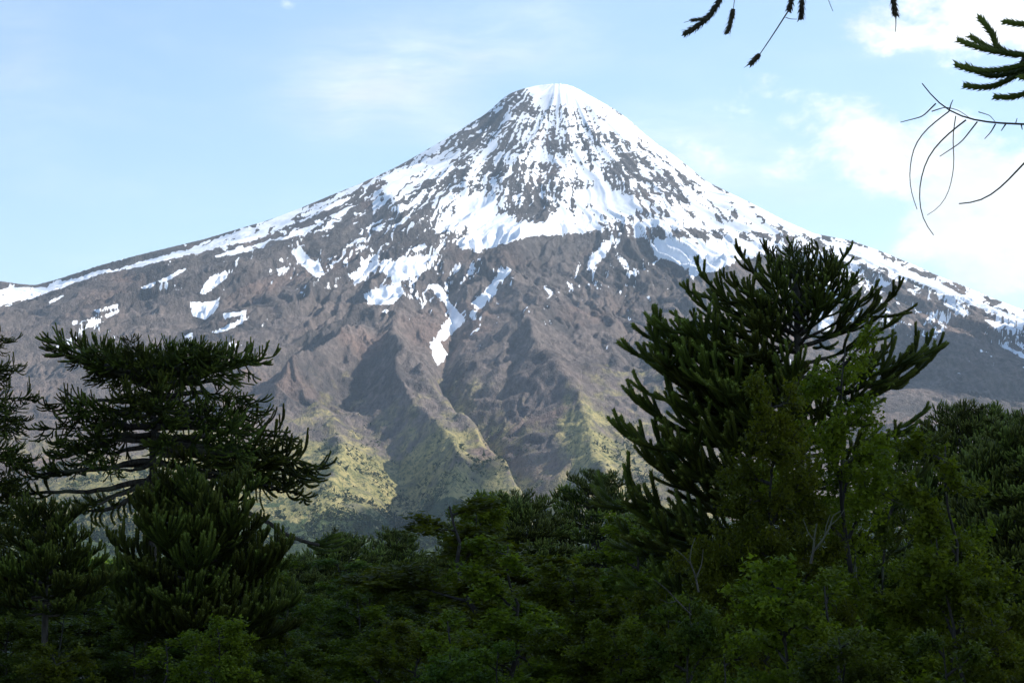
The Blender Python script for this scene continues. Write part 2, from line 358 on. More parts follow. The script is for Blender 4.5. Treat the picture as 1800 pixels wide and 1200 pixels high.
    P = [
        (8, [(1143, 421), (1200, 414), (1310, 415), (1345, 421), (1395, 418), (1400, 432), (1330, 448), (1260, 472), (1218, 492), (1205, 470), (1180, 458), (1152, 450)]),
        (6, [(670, 457), (760, 443), (745, 470), (705, 500), (716, 520), (685, 536), (645, 532), (640, 516), (690, 495), (672, 475)]),
        (4, [(755, 500), (776, 503), (790, 532), (818, 562), (798, 585), (774, 602), (786, 622), (770, 642), (757, 604), (772, 575), (795, 556), (780, 532), (764, 515)]),
        (4, [(828, 542), (842, 520), (865, 498), (880, 478), (908, 462), (898, 478), (876, 498), (868, 518), (842, 540)]),
        (7, [(792, 423), (830, 400), (900, 395), (990, 385), (1060, 395), (1060, 405), (1000, 407), (920, 415), (870, 432), (842, 442), (815, 440)]),
        (6, [(800, 350), (850, 335), (872, 350), (870, 385), (830, 400), (800, 385)]),
        (6, [(1000, 330), (1060, 325), (1120, 345), (1150, 365), (1100, 375), (1040, 362)]),
        (6, [(1080, 385), (1200, 375), (1330, 395), (1420, 412), (1330, 408), (1200, 402), (1110, 398)]),
        (5, [(1140, 258), (1185, 278), (1245, 322), (1340, 370), (1440, 415), (1390, 403), (1300, 366), (1215, 318), (1165, 280)]),
        (4, [(1430, 414), (1500, 434), (1580, 466), (1690, 516), (1800, 562), (1800, 568), (1700, 532), (1600, 490), (1520, 456), (1450, 430)]),
        (3, [(-20, 546), (-20, 527), (60, 508), (190, 471), (196, 475), (120, 501), (60, 521)]), (3, [(188, 480), (240, 463), (300, 445), (380, 419), (440, 396), (520, 369), (600, 339), (660, 313), (656, 320), (560, 365), (470, 401), (400, 423), (330, 446), (260, 466)]),
        (2, [(-20, 513), (20, 507), (58, 504), (50, 509), (0, 519)]), (3, [(335, 441), (400, 424), (450, 405), (500, 386), (560, 366), (600, 350), (640, 334), (600, 360), (520, 392), (450, 421), (400, 432), (345, 446)]),
        (2, [(378, 449), (440, 431), (446, 440), (410, 447), (380, 453)]), (2, [(550, 389), (590, 373), (632, 358), (600, 379), (560, 396)]), (2, [(445, 431), (500, 413), (562, 390), (540, 409), (480, 426), (455, 437)]),
        (2, [(245, 506), (290, 486), (331, 470), (325, 477), (290, 493), (252, 507)]), (2, [(272, 511), (299, 493), (298, 501), (276, 513)]), (2, [(352, 518), (358, 500), (372, 486), (398, 475), (410, 472), (392, 492), (380, 504), (362, 518)]),
        (3, [(334, 532), (375, 530), (389, 523), (378, 545), (358, 561), (340, 556)]), (2, [(392, 552), (433, 544), (432, 552), (394, 561)]), (2, [(368, 584), (400, 571), (437, 556), (420, 572), (385, 585)]),
        (2, [(165, 545), (208, 534), (206, 541), (170, 548)]), (2, [(184, 553), (213, 544), (205, 552), (188, 559)]), (2, [(152, 573), (172, 563), (172, 569), (156, 576)]), (2, [(88, 617), (100, 606), (125, 594), (150, 578), (140, 592), (112, 611)]),
        (2, [(82, 532), (110, 517), (112, 522), (88, 533)]), (2, [(322, 590), (339, 584), (335, 599)]), (2, [(400, 609), (412, 596), (409, 611)]), (2, [(634, 563), (686, 541), (682, 549), (650, 564)]), (3, [(612, 484), (652, 461), (657, 473), (628, 497)]),
        (3, [(510, 442), (530, 435), (545, 455), (562, 462), (570, 482), (555, 487), (535, 470), (520, 455)]), (2, [(720, 436), (745, 425), (752, 432), (730, 444)]), (2, [(484, 458), (500, 452), (498, 460)]),
        (3, [(1742, 598), (1800, 622), (1800, 630), (1765, 612)]), (3, [(1650, 530), (1705, 548), (1690, 553)]), (3, [(1732, 562), (1772, 572), (1745, 574)]),
        (6, [(1435, 548), (1460, 545), (1465, 572), (1442, 582)]), (4, [(1110, 478), (1122, 470), (1118, 482)]),
        (6, [(665, 310), (730, 290), (780, 262), (800, 268), (740, 312), (690, 335)]), (4, [(830, 275), (880, 225), (870, 262), (835, 310)]),
        (5, [(925, 153), (985, 147), (1040, 167), (1110, 214), (1140, 250), (1110, 232), (1050, 195), (985, 172), (930, 168)]),
        (4, [(1030, 465), (1060, 425), (1090, 418), (1065, 445), (1040, 475)]), (3, [(985, 470), (1010, 440), (1005, 460)]), (3, [(930, 450), (945, 440), (950, 455), (938, 462)]),
    ]
    for w, poly in P:
        g = min(1, w / 6); sd = poly_sd(pu + (tu_ - pu) * g, pv + (tv_ - pv) * g, poly)
        snow = np.maximum(snow, np.where(sd > -14, .30 * np.clip(sd / w + .25 + nz * (.35 if w < 4 else .75), -2, 1), -9))
    rib = ridged(N[8], pw * 21 + .3 * s3, rho / 85, 3, .6); rib2 = ridged(N[2], pw * 44 + 9, rho / 60, 2, .6)
    zone = np.clip((rho - 70) / 60, 0, 1) * np.clip((455 - pv) / 30, 0, 1) * np.clip(1 - (pu - 1250) / 500, .3, 1)
    plateau = np.clip(poly_sd(pu, pv, [(800, 440), (800, 355), (870, 345), (880, 390), (1050, 385), (1080, 410), (1000, 412), (860, 440)]) / 8, 0, 1)
    snow = snow - (np.clip((rib - .60 + .25 * s2) / .14, 0, 1) * .30 + np.clip((rib2 - .62 + .25 * s4) / .12, 0, 1) * .15) * zone * (1 - .8 * plateau)
    bare = [(12, [(860, 445), (920, 422), (1000, 412), (1060, 420), (1030, 450), (960, 480), (900, 470), (870, 470)]), (6, [(1105, 420), (1140, 425), (1150, 452), (1110, 465), (1088, 440)]),
        (6, [(1220, 500), (1300, 462), (1400, 440), (1440, 470), (1300, 540), (1230, 560)]), (4, [(1105, 335), (1135, 338), (1155, 355), (1120, 352)]), (4, [(1230, 410), (1270, 402), (1275, 412), (1240, 416)]), (4, [(1185, 408), (1215, 400), (1222, 412)]),
        (10, [(620, 540), (690, 555), (640, 590), (600, 570)])]
    for w, poly in bare:
        sd = poly_sd(tu_, tv_, poly)
        snow = snow - np.clip(sd / w + .5, 0, 1) * (.75 if w >= 6 and poly[0] != (880, 350) else .24)
    # ---- grass and scrub on the lower slopes
    gp = np.array([(640, 820, 1), (600, 880, 1), (540, 800, .8), (680, 760, .45), (560, 740, .35), (620, 700, .1), (850, 850, 1), (860, 790, .5), (900, 870, .9), (840, 740, .45), (740, 700, .25), (1010, 730, .8), (1040, 790, .9), (1090, 830, .7), (1000, 700, .25), (960, 790, .15), (920, 800, .05), (930, 860, .3), (860, 720, .15),
        (960, 700, -.1), (1100, 700, .2), (1150, 760, .3), (450, 830, .9), (400, 780, .5), (300, 820, .75), (200, 850, .8), (100, 880, .7), (50, 800, .2), (200, 760, .1), (1250, 880, .5), (1200, 820, .4), (500, 700, -.1), (700, 640, -.3), (900, 600, -.6), (1300, 650, -.4), (400, 650, -.4), (100, 680, -.3), (740, 900, 1), (800, 940, 1), (500, 950, 1), (200, 930, .9), (1450, 800, -.2), (1600, 800, -.3), (700, 850, .9), (780, 790, .7), (1000, 900, .8), (1700, 750, -.3), (780, 850, 1)])
    cv2 = np.arange(600, 1000, 8.)
    CU, CV = np.meshgrid(cu, cv2); num = np.zeros(CU.shape); den = np.full(CU.shape, 1e-12)
    for (a, b, s) in gp:
        w = 1 / ((CU - a) ** 2 + ((CV - b) * 1.3) ** 2 + 400) ** 2
        num += w * s; den += w
    G = num / den
    a = np.clip((pu - cu[0]) / 8, 0, len(cu) - 1.01).astype(int); b = np.clip((pv - cv2[0]) / 8, 0, len(cv2) - 1.01).astype(int)
    grass = G[b, a] + fbm(N[5], X / 260, Y / 300, 5, .62) * .55 - .1
    grass = np.where(pv < 640, np.minimum(grass, -.2), grass)
    wood = np.clip((pv - 885) / 60, -2, 1.3) * .6 + fbm(N[2], X / 300, Y / 420, 4, .6) * .9 + .8 * seg_field(pu, pv, [(790, 850), (760, 890), (720, 960)], 36, False) + .4 * seg_field(pu, pv, [(500, 950), (600, 920), (680, 905)], 22, False)
    red = fbm(N[7], X / 500 + 9, Y / 700, 4, .55) * 1.3
    red += .7 * seg_field(pu, pv, [(800, 735), (850, 790), (890, 830)], 22, False) + .4 * seg_field(pu, pv, [(330, 600), (420, 640), (520, 690)], 30, False)
    dark = fbm(N[8], X / 380, Y / 420 + 4, 5, .6)
    n, m = X.shape
    idx = np.arange(n * m).reshape(n, m)
    f = np.stack([idx[:-1, :-1], idx[:-1, 1:], idx[1:, 1:], idx[1:, :-1]], -1).reshape(-1, 4)
    co = np.stack([X, Y, Z], -1).reshape(-1, 3)
    me = mesh_np('volcano', co, f, [mountain_mat()], attrs=dict(snow=snow, grass=grass, wood=wood, red=red, dark=dark, crag=rough))
    o = link('mountain', me); tag(o, kind='structure')
    return us, ys, Z, pu, pv, X, Y, wood

def mountain_mat():
    m, T, b, out = new_mat('mountain')
    geo = T.new('ShaderNodeNewGeometry'); P = geo.outputs['Position']
    sp = T.new('ShaderNodeSeparateXYZ'); T.l.new(P, sp.inputs[0])
    A = {k: T.attr(k).outputs['Fac'] for k in ('snow', 'grass', 'wood', 'red', 'dark', 'crag')}
    P2 = T.mapping(P, (1, .32, .6)); fine = T.noise(P2, .075, 5, .65); fine2 = T.noise(P2, .022, 5, .6); grain = T.noise(P2, .3, 3, .6)
    stretch = T.noise(T.mapping(P, (.05, .011, .02)), 1, 5, .62)
    rock = T.mixc(T.ss(stretch, .3, .72), (.112, .095, .088, 1), (.235, .192, .172, 1))
    rock = T.mixc(T.ss(sp.outputs[2], 950, 1650, 0, .8), rock, T.mixc(T.ss(stretch, .3, .72), (.062, .062, .066, 1), (.12, .115, .115, 1)))
    rock = T.mixc(T.ss(A['dark'], .02, .45, 0, .8), rock, (.085, .077, .075, 1))
    rock = T.mixc(T.ss(T.math('ADD', A['crag'], T.math('MULTIPLY', fine, .8)), .85, 1.3, 0, .6), rock, (.050, .048, .052, 1))
    rock = T.mixc(T.math('MULTIPLY', T.ss(A['red'], .05, .75), .65), rock, (.265, .18, .145, 1))
    rock = T.mixc(T.ss(fine, .42, .70, 0, .6), rock, (.055, .05, .05, 1))
    rock = T.mixc(T.ss(fine2, .62, .8, 0, .45), rock, (.33, .28, .24, 1))
    g1 = T.mixc(T.ss(fine2, .35, .65), (.17, .165, .060, 1), (.33, .28, .120, 1))
    g1 = T.mixc(T.ss(fine, .50, .66, 0, .85), g1, (.055, .075, .028, 1))
    g1 = T.mixc(T.ss(T.noise(P2, .10, 4, .75), .52, .60, 0, .85), g1, (.04, .058, .024, 1))
    gm = T.ss(T.math('ADD', A['grass'], T.math('MULTIPLY', T.math('SUBTRACT', fine2, .5), 1.8)), .0, .80)
    c = T.mixc(gm, rock, g1)
    wd = T.mixc(T.ss(fine, .3, .7), (.018, .034, .014, 1), (.055, .08, .03, 1))
    wm = T.ss(T.math('ADD', A['wood'], T.math('MULTIPLY', T.math('SUBTRACT', fine, .5), 1.6)), .25, .42)
    c = T.mixc(wm, c, wd)
    sm = T.math('ADD', A['snow'], T.math('MULTIPLY', T.math('SUBTRACT', T.noise(T.mapping(P, (1, .5, 1)), .045, 5, .7), .5), .42))
    snow = T.ss(sm, .015, .055)
    c = T.mixc(snow, c, (.86, .90, .95, 1))
    T.put(b.inputs['Base Color'], c)
    T.put(b.inputs['Roughness'], .95)
    b.inputs['Specular IOR Level'].default_value = .1
    bump = T.new('ShaderNodeBump'); bump.inputs['Distance'].default_value = 14
    T.put(bump.inputs['Strength'], T.math('SUBTRACT', .9, T.math('ADD', T.math('MULTIPLY', snow, .8), T.math('MULTIPLY', T.math('MULTIPLY', gm, T.math('SUBTRACT', 1.0, snow)), .45))))
    T.put(bump.inputs['Height'], T.math('ADD', fine, T.math('ADD', T.math('MULTIPLY', grain, .4), T.math('MULTIPLY', fine2, 1.5))))
    T.l.new(bump.outputs[0], b.inputs['Normal'])
    return m
MT = build_mountain()

# ---------------------------------------------------------------- scrub and woods on the foot of the mountain
def scrub():
    us, ys, Z, pu, pv, X, Y, wood = MT
    rs = np.random.RandomState(31); n1 = Noise(41); n2 = Noise(42)
    ok = (pv > 730) & (pv < 975) & (Z > 0) & (pu > -60) & (pu < 1860)
    c = fbm(n1, X / 210, Y / 330, 4, .6) + .5 * fbm(n2, X / 60, Y / 90, 3)
    w = np.clip((pv - 740) / 120, 0.04, 1) * np.clip(c * 3.0 + .05 + np.clip((pv - 890) / 60, 0, .6), 0, 1.2) * ok
    w = w * np.clip(np.abs(np.gradient(Y, axis=0)), 0, 30)
    p = (w / w.sum()).ravel(); N_ = 17000
    i = rs.choice(p.size, N_, p=p)
    x = X.ravel()[i] + rs.normal(size=N_) * 6; y = Y.ravel()[i] + rs.normal(size=N_) * 6; z = Z.ravel()[i]
    h = rs.uniform(4, 10, N_) * (1 + .5 * np.clip((pv.ravel()[i] - 880) / 60, 0, 1)); r = h * rs.uniform(.6, 1.3, N_)
    m = 7
    a = rs.rand(N_, m) * 6.283; e = rs.rand(N_, m) * 1.3
    cx = np.stack([np.cos(a) * np.cos(e) * r[:, None] * .5, np.sin(a) * np.cos(e) * r[:, None] * .5, np.sin(e) * h[:, None] * .7 + h[:, None] * .1], -1) + np.stack([x, y, z], -1)[:, None]
    d1 = rs.normal(size=(N_, m, 3)) * r[:, None, None] * .42; d2 = rs.normal(size=(N_, m, 3)) * r[:, None, None] * .42
    V = np.stack([cx, cx + d1, cx + d2], 2).reshape(-1, 3, 3)
    n = len(V); F_ = np.arange(n * 3).reshape(n, 3)
    mt, T, b, out = new_mat('scrub_leaves')
    P_ = T.new('ShaderNodeNewGeometry').outputs['Position']
    T.put(b.inputs['Base Color'], T.mixc(T.ss(T.noise(P_, .02, 4, .6), .35, .65), (.022, .040, .016, 1), (.070, .085, .030, 1)))
    b.inputs['Roughness'].default_value = .9; b.inputs['Specular IOR Level'].default_value = .1
    tag(link('scrub', mesh_np('scrub', V.reshape(-1, 3), F_, [mt], smooth=False)), 'dark scrub and low woods dotting the grassy foot of the volcano', 'scrub', kind='stuff')
scrub()
# ---------------------------------------------------------------- valley floor
def ground_z(x, y):
    r = np.hypot(x, y)
    t = np.clip((r - 5) / 25, 0, 1); t = t * t * (3 - 2 * t)
    return -1.75 - 6.4 * t + GN(x / 40, y / 40) * 1.2 * np.clip(r / 60, 0, 1) + GN(x / 900 + 7, y / 900) * 10 * np.clip((r - 300) / 3000, 0, 1)
GN = Noise(77)
def build_ground():
    rs = np.concatenate([[0.0], np.geomspace(.8, 21000, 110)]); an = np.linspace(0, 2 * np.pi, 181)
    Rr, A = np.meshgrid(rs, an, indexing='ij'); X = Rr * np.sin(A); Y = Rr * np.cos(A); Z = ground_z(X, Y)
    n, m = X.shape; idx = np.arange(n * m).reshape(n, m)
    f = np.stack([idx[:-1, :-1], idx[:-1, 1:], idx[1:, 1:], idx[1:, :-1]], -1).reshape(-1, 4)
    mt, T, b, out = new_mat('forest_floor')
    P = T.new('ShaderNodeNewGeometry').outputs['Position']
    c = T.mixc(T.ss(T.noise(P, .5, 6, .65), .35, .65), (.035, .042, .016, 1), (.10, .085, .05, 1))
    c = T.mixc(T.ss(T.noise(P, .02, 4, .6), .45, .6), c, (.045, .06, .02, 1))
    T.put(b.inputs['Base Color'], c); b.inputs['Roughness'].default_value = .95
    bp = T.new('ShaderNodeBump'); T.put(bp.inputs['Height'], T.noise(P, 2.5, 5, .6)); bp.inputs['Distance'].default_value = .15; T.l.new(bp.outputs[0], b.inputs['Normal'])
    tag(link('ground', mesh_np('ground', np.stack([X, Y, Z], -1).reshape(-1, 3), f[:, ::-1], [mt])), kind='structure')
build_ground()
def px(u, v, dist):
    """the point seen at a pixel of the photograph, at a given distance forward"""
    d = pixdir(u, v); return np.array(d) * (dist / d.y)

# ---------------------------------------------------------------- unseen clouds: one shades the right flank, two added to darken forest and lower slope
def build_clouds():
    m, T, b, out = new_mat('cloud_white'); b.inputs['Base Color'].default_value = (.9, .9, .9, 1); b.inputs['Roughness'].default_value = 1
    tr = T.new('ShaderNodeBsdfTranslucent'); tr.inputs[0].default_value = (.8, .8, .8, 1)
    mx = T.new('ShaderNodeMixShader'); mx.inputs[0].default_value = .3
    T.l.new(b.outputs[0], mx.inputs[1]); T.l.new(tr.outputs[0], mx.inputs[2]); T.l.new(mx.outputs[0], out.inputs[0])
    nn = [Noise(201), Noise(202)]
    for k, (gx, gy, gz, ax, ay, az, lab) in enumerate([
            (0, 90, 0, 620, 560, 170, 'broad unseen cloud added towards the sun to shade the forest'),
            (2150, 8350, 600, 720, 720, 200, 'white cumulus cloud right of the volcano, out of frame'),
            (-150, 5150, 150, 75, 430, 60, 'small long unseen cloud added to shade the lower centre slope')]):
        t = (3350 + az * .4 - gz) / sun_dir.z; c = np.array([gx, gy, gz]) + np.array(sun_dir) * t
        n, mm = 49, 97
        P_, A_ = np.meshgrid(np.linspace(0, np.pi, n), np.linspace(0, 2 * np.pi, mm), indexing='ij')
        d = np.stack([np.sin(P_) * np.cos(A_), np.sin(P_) * np.sin(A_), np.cos(P_)], -1)
        q = 1 + .34 * ridged(nn[0], d[..., 0] * 1.7 + d[..., 2] + k * 5, d[..., 1] * 1.7 - d[..., 2], 4) + .25 * fbm(nn[1], d[..., 0] * 1.3 + k * 9, d[..., 1] * 1.3 + d[..., 2] * 2, 3)
        z = d[..., 2] * az * q * 1.3; z = np.where(z < -az * .35, -az * .35 + (z + az * .35) * .1, z)
        V = np.stack([c[0] + d[..., 0] * ax * q, c[1] + d[..., 1] * ay * q, c[2] + z], -1).reshape(-1, 3)
        idx = np.arange(n * mm).reshape(n, mm)
        f = np.stack([idx[:-1, :-1], idx[1:, :-1], idx[1:, 1:], idx[:-1, 1:]], -1).reshape(-1, 4)
        o = link('cloud', mesh_np('cloud', V, f, [m])); tag(o, lab, 'cloud', 'cumulus clouds')
build_clouds()
# ---------------------------------------------------------------- plant materials
def leaf_mat(name, c0, c1, trans, scale=3.0, sc2=.35, tips=None, rough=.6):
    m, T, b, out = new_mat(name)
    P = T.new('ShaderNodeTexCoord').outputs['Object']
    oi = T.new('ShaderNodeObjectInfo').outputs['Random']
    f = T.math('ADD', T.math('MULTIPLY', T.noise(P, scale, 3, .6), .5), T.math('MULTIPLY', T.noise(P, sc2, 2, .5), .5))
    c = T.mixc(T.ss(f, .38, .62), c0, c1)
    if tips: c = T.mixc(T.ss(T.attr('tip').outputs['Fac'], .5, 1.0, 0, .8), c, tips)
    hs = T.new('ShaderNodeHueSaturation'); T.l.new(c, hs.inputs['Color'])
    T.put(hs.inputs['Value'], T.ss(oi, 0, 1, .72, 1.28)); T.put(hs.inputs['Hue'], T.ss(oi, 0, 1, .482, .512))
    c = hs.outputs[0]
    T.put(b.inputs['Base Color'], c); b.inputs['Roughness'].default_value = rough; b.inputs['Specular IOR Level'].default_value = .12
    if trans:
        tr = T.new('ShaderNodeBsdfTranslucent')
        T.put(tr.inputs[0], T.mixc(1.0, c, (1.5, 1.6, .6, 1), 'MULTIPLY'))
        mx = T.new('ShaderNodeMixShader'); mx.inputs[0].default_value = trans
        T.l.new(b.outputs[0], mx.inputs[1]); T.l.new(tr.outputs[0], mx.inputs[2]); T.l.new(mx.outputs[0], out.inputs[0])
    return m
def bark_mat(name, c0, c1, sc_=(6, 6, 1.5)):
    m, T, b, out = new_mat(name)
    P = T.new('ShaderNodeTexCoord').outputs['Object']
    n = T.noise(T.mapping(P, sc_), 1.6, 6, .65)
    c = T.mixc(T.ss(n, .35, .65), c0, c1)
    c = T.mixc(T.ss(T.noise(P, 1.1, 4, .6), .52, .66, 0, .6), c, (.13, .14, .085, 1))
    T.put(b.inputs['Base Color'], c); b.inputs['Roughness'].default_value = .9; b.inputs['Specular IOR Level'].default_value = .1
    bp = T.new('ShaderNodeBump'); T.put(bp.inputs['Height'], n); bp.inputs['Distance'].default_value = .03; T.l.new(bp.outputs[0], b.inputs['Normal'])
    return m
M_ARA = leaf_mat('araucaria_leaves', (.026, .038, .008, 1), (.062, .080, .013, 1), 0, 4, .5, tips=(.14, .17, .026, 1), rough=.5)
M_BARK = bark_mat('grey_bark', (.030, .026, .022, 1), (.085, .075, .062, 1))
M_STEM = bark_mat('beech_bark', (.022, .020, .018, 1), (.055, .050, .044, 1))
M_LENGA = leaf_mat('beech_leaves', (.068, .092, .007, 1), (.130, .155, .012, 1), .38, 2.0, .5)
M_LENGA2 = leaf_mat('dark_beech_leaves', (.045, .075, .010, 1), (.10, .135, .014, 1), .35, 2.0, .5)
M_DEAD = bark_mat('bleached_wood', (.045, .042, .036, 1), (.12, .11, .092, 1))
M_CONE = bark_mat('dry_shoot', (.035, .027, .018, 1), (.085, .068, .040, 1))

# ---------------------------------------------------------------- tube and leaf builders
class Build:
    def __init__(s): s.v = []; s.f = []; s.m = []; s.tip = []; s.n = 0
    def tube(s, pts, rad, k=5, mat=0, t0=0.0, t1=0.0):
        pts = np.asarray(pts, float); n = len(pts); rad = np.asarray(rad, float)
        d = np.gradient(pts, axis=0); d /= np.linalg.norm(d, axis=1)[:, None] + 1e-9
        ref = np.array([0, 0, 1.0]) if abs(d[:, 2]).mean() < .8 else np.array([1.0, 0, 0])
        a = np.cross(d, ref); a /= np.linalg.norm(a, axis=1)[:, None] + 1e-9
        b = np.cross(d, a)
        ang = np.arange(k) * 2 * np.pi / k
        ring = a[:, None] * np.cos(ang)[None, :, None] + b[:, None] * np.sin(ang)[None, :, None]
        V = pts[:, None] + ring * rad[:, None, None]
        V = np.concatenate([V.reshape(-1, 3), pts[-1:] + d[-1:] * rad[-1] * .8])
        i = np.arange(n - 1)[:, None] * k; j = np.arange(k)[None]; j2 = (j + 1) % k
        q0, q1, q2, q3 = (i + j).ravel(), (i + j2).ravel(), (i + k + j2).ravel(), (i + k + j).ravel()
        F = np.concatenate([np.stack([q0, q2, q1], 1), np.stack([q0, q3, q2], 1)])
        e = (n - 1) * k; jj = np.arange(k)
        F = np.concatenate([F, np.stack([e + jj, np.full(k, n * k), e + (jj + 1) % k], 1)])
        s.v.append(V); s.f.append(F + s.n); s.m.append(np.full(len(F), mat)); s.n += len(V)
        s.tip.append(np.concatenate([np.repeat(np.linspace(t0, t1, n), k), [t1]]))
    def tris(s, V, mat, tip=0.0):
        """V: (n,3,3) loose triangles or (n,4,3) quads"""
        n, k = V.shape[:2]; b = s.n + np.arange(n)[:, None] * k
        F = np.concatenate([b + [0, 1, 2]] + ([b + [0, 2, 3]] if k == 4 else []))
        s.v.append(V.reshape(-1, 3)); s.f.append(F); s.m.append(np.full(len(F), mat)); s.n += n * k
        s.tip.append(np.full(n * k, tip) if np.isscalar(tip) else np.repeat(tip, k))
    def mesh(s, name, mats, smooth=True):
        return mesh_np(name, np.concatenate(s.v), np.concatenate(s.f), mats, np.concatenate(s.m), smooth, dict(tip=np.concatenate(s.tip)))

def shoot(B, rs, pts, r, leaf=True, mat=1, dens=1.0, barb=1.0):
    """a scaly shoot: green core, overlapping pointed leaves in spirals"""
    pts = resample(pts, max(4, int(length(pts) / (r * 2.6)) + 1))
    n = len(pts); t = np.linspace(0, 1, n)
    rad = r * .62 * (1 - .18 * t) * (1 + .16 * (np.arange(n) % 2))
    B.tube(pts, rad, 6, mat, 0, 1)
    if leaf:
        L = length(pts); m = int(L / r * 9 * dens)
        tt = (np.arange(m) + .5) / m * (n - 1); i = np.minimum(tt.astype(int), n - 2); fr = (tt - i)[:, None]
        c = pts[i] * (1 - fr) + pts[i + 1] * fr; d = pts[i + 1] - pts[i]; d /= np.linalg.norm(d, axis=1)[:, None] + 1e-9
        ref = np.array([0, 0, 1.0]) if abs(d[:, 2]).mean() < .8 else np.array([1.0, 0, 0])
        a = np.cross(d, ref); a /= np.linalg.norm(a, axis=1)[:, None]; b = np.cross(d, a)
        ph = np.arange(m) * 2.3999 + rs.rand() * 6
        o = a * np.cos(ph)[:, None] + b * np.sin(ph)[:, None]; s_ = np.cross(d, o)
        q = r * rs.uniform(.85, 1.15, m)[:, None]
        V = np.stack([c + o * q * .5 + s_ * q * .38, c + o * q * .5 - s_ * q * .38, c + o * q * 1.05 * barb + d * q * 1.0], 1)
        B.tris(V, mat, tt / (n - 1))
def length(p): p = np.asarray(p); return np.linalg.norm(np.diff(p, axis=0), axis=1).sum()
def resample(p, n):
    p = np.asarray(p, float); d = np.concatenate([[0], np.cumsum(np.linalg.norm(np.diff(p, axis=0), axis=1))])
    t = np.linspace(0, d[-1], n)
    if len(p) > 2 and len(p) < n:
        # round the corners a little
        q = np.stack([np.interp(t, d, p[:, k]) for k in range(3)], 1)
        for _ in range(2): q[1:-1] = q[1:-1] * .5 + (q[:-2] + q[2:]) * .25
        return q
    return np.stack([np.interp(t, d, p[:, k]) for k in range(3)], 1)
def curve(p0, az, el, L, n, daz=0.0, delv=0.0, rs=None, jit=0.0, elmax=1.45):
    pts = [np.array(p0, float)]; s = L / (n - 1)
    for i in range(n - 1):
        t = i / (n - 1)
        e = min(el + delv * t, elmax); a = az + daz * t
        if rs is not None and jit: e += rs.normal() * jit; a += rs.normal() * jit
        pts.append(pts[-1] + s * np.array([math.cos(e) * math.cos(a), math.cos(e) * math.sin(a), math.sin(e)]))
    return np.array(pts)

def bough_mesh(seed, L=3.0, el=.35, de=.5, bare=.25, step=.22, lat=1.1, lat_el=.2, lat_de=.9, r=.055, spread=.95, sub=2, leaf=True, r0=.05, old=False, bend=.0, wild=.0):
    rs = np.random.RandomState(seed); B = Build()
    main = curve((0, 0, 0), 0, el, L, 16, daz=rs.normal() * .25, delv=de, rs=rs, jit=.03 + bend)
    nb = max(3, int(16 * (bare + (.15 if old else .0))))
    rr = np.linspace(r0, r * .6, 16); B.tube(main[:nb + 1], rr[:nb + 1] * (1 + .12 * rs.rand(nb + 1)), 6, 0)
    shoot(B, rs, main[nb:] if not old else main[nb:], r, leaf)
    dist = L * bare; side = rs.choice([-1, 1])
    while dist < L * .97:
        t = dist / L; f = t * 15; i = int(min(f, 14)); p = main[i] * (1 - f + i) + main[i + 1] * (f - i)
        dr = main[i + 1] - main[i]; az = math.atan2(dr[1], dr[0]); e = math.atan2(dr[2], math.hypot(dr[0], dr[1]))
        q = (t - bare) / (1 - bare)
        ln = lat * (.55 + .45 * math.sin(min(1, q * 1.6 + .25) * 1.57)) * (1 - .55 * q) * rs.uniform(.75, 1.2)
        ln = min(ln, lat * 1.2)
        sp = spread * rs.uniform(.7, 1.2) * (1 - .35 * q)
        a0 = az + side * sp
        pts = curve(p, a0, e * .4 + lat_el + rs.normal() * (.15 + wild), ln, 8, daz=-side * sp * rs.uniform(.2, .8), delv=lat_de * rs.uniform(.7 - wild, 1.25 + wild), rs=rs, jit=.04)
        shoot(B, rs, pts, r * rs.uniform(.88, 1.05), leaf)
        for k in range(sub):
            if ln < lat * .4: break
            j = rs.randint(1, 5); sd = rs.choice([-1, 1])
            dd = pts[j + 1] - pts[j]; az2 = math.atan2(dd[1], dd[0]); e2 = math.atan2(dd[2], math.hypot(dd[0], dd[1]))
            p2 = curve(pts[j], az2 + sd * rs.uniform(.4, .9), e2 + rs.uniform(-.1, .3), ln * rs.uniform(.4, .75), 6, daz=-sd * .4, delv=lat_de * .7, rs=rs, jit=.04)
            shoot(B, rs, p2, r * .95, leaf)
        dist += step * rs.uniform(.7, 1.3); side = -side
    return B.mesh('branch', [M_BARK, M_ARA])

def trunk_mesh(seed, H, r0, r1, mat, wig=.04, k=12, knots=0, name='trunk'):
    rs = np.random.RandomState(seed); n = max(8, int(H / .4)); t = np.linspace(0, 1, n)
    w = np.cumsum(rs.normal(size=(n, 2)) * wig * .3, 0); w -= t[:, None] * w[-1]
    pts = np.stack([w[:, 0], w[:, 1], t * H], 1)
    rad = (r0 + (r1 - r0) * t) * (1 + .35 * np.exp(-t * H / .5)) * (1 + .05 * rs.normal(size=n))
    B = Build(); B.tube(pts, rad, k, 0)
    for _ in range(knots):                                          # stubs of lost branches
        i = rs.randint(n // 3, n - 2); a = rs.rand() * 6.28
        B.tube(curve(pts[i], a, .2, rad[i] + rs.uniform(.08, .3), 4), np.linspace(rad[i] * .25, rad[i] * .12, 4), 5, 0)
    return B.mesh(name, [mat])

def empty(name, loc, rz=0.0):
    o = bpy.data.objects.new(name, None); COL.objects.link(o); o.location = loc; o.rotation_euler = (0, 0, rz); o.empty_display_size = .5
    return o

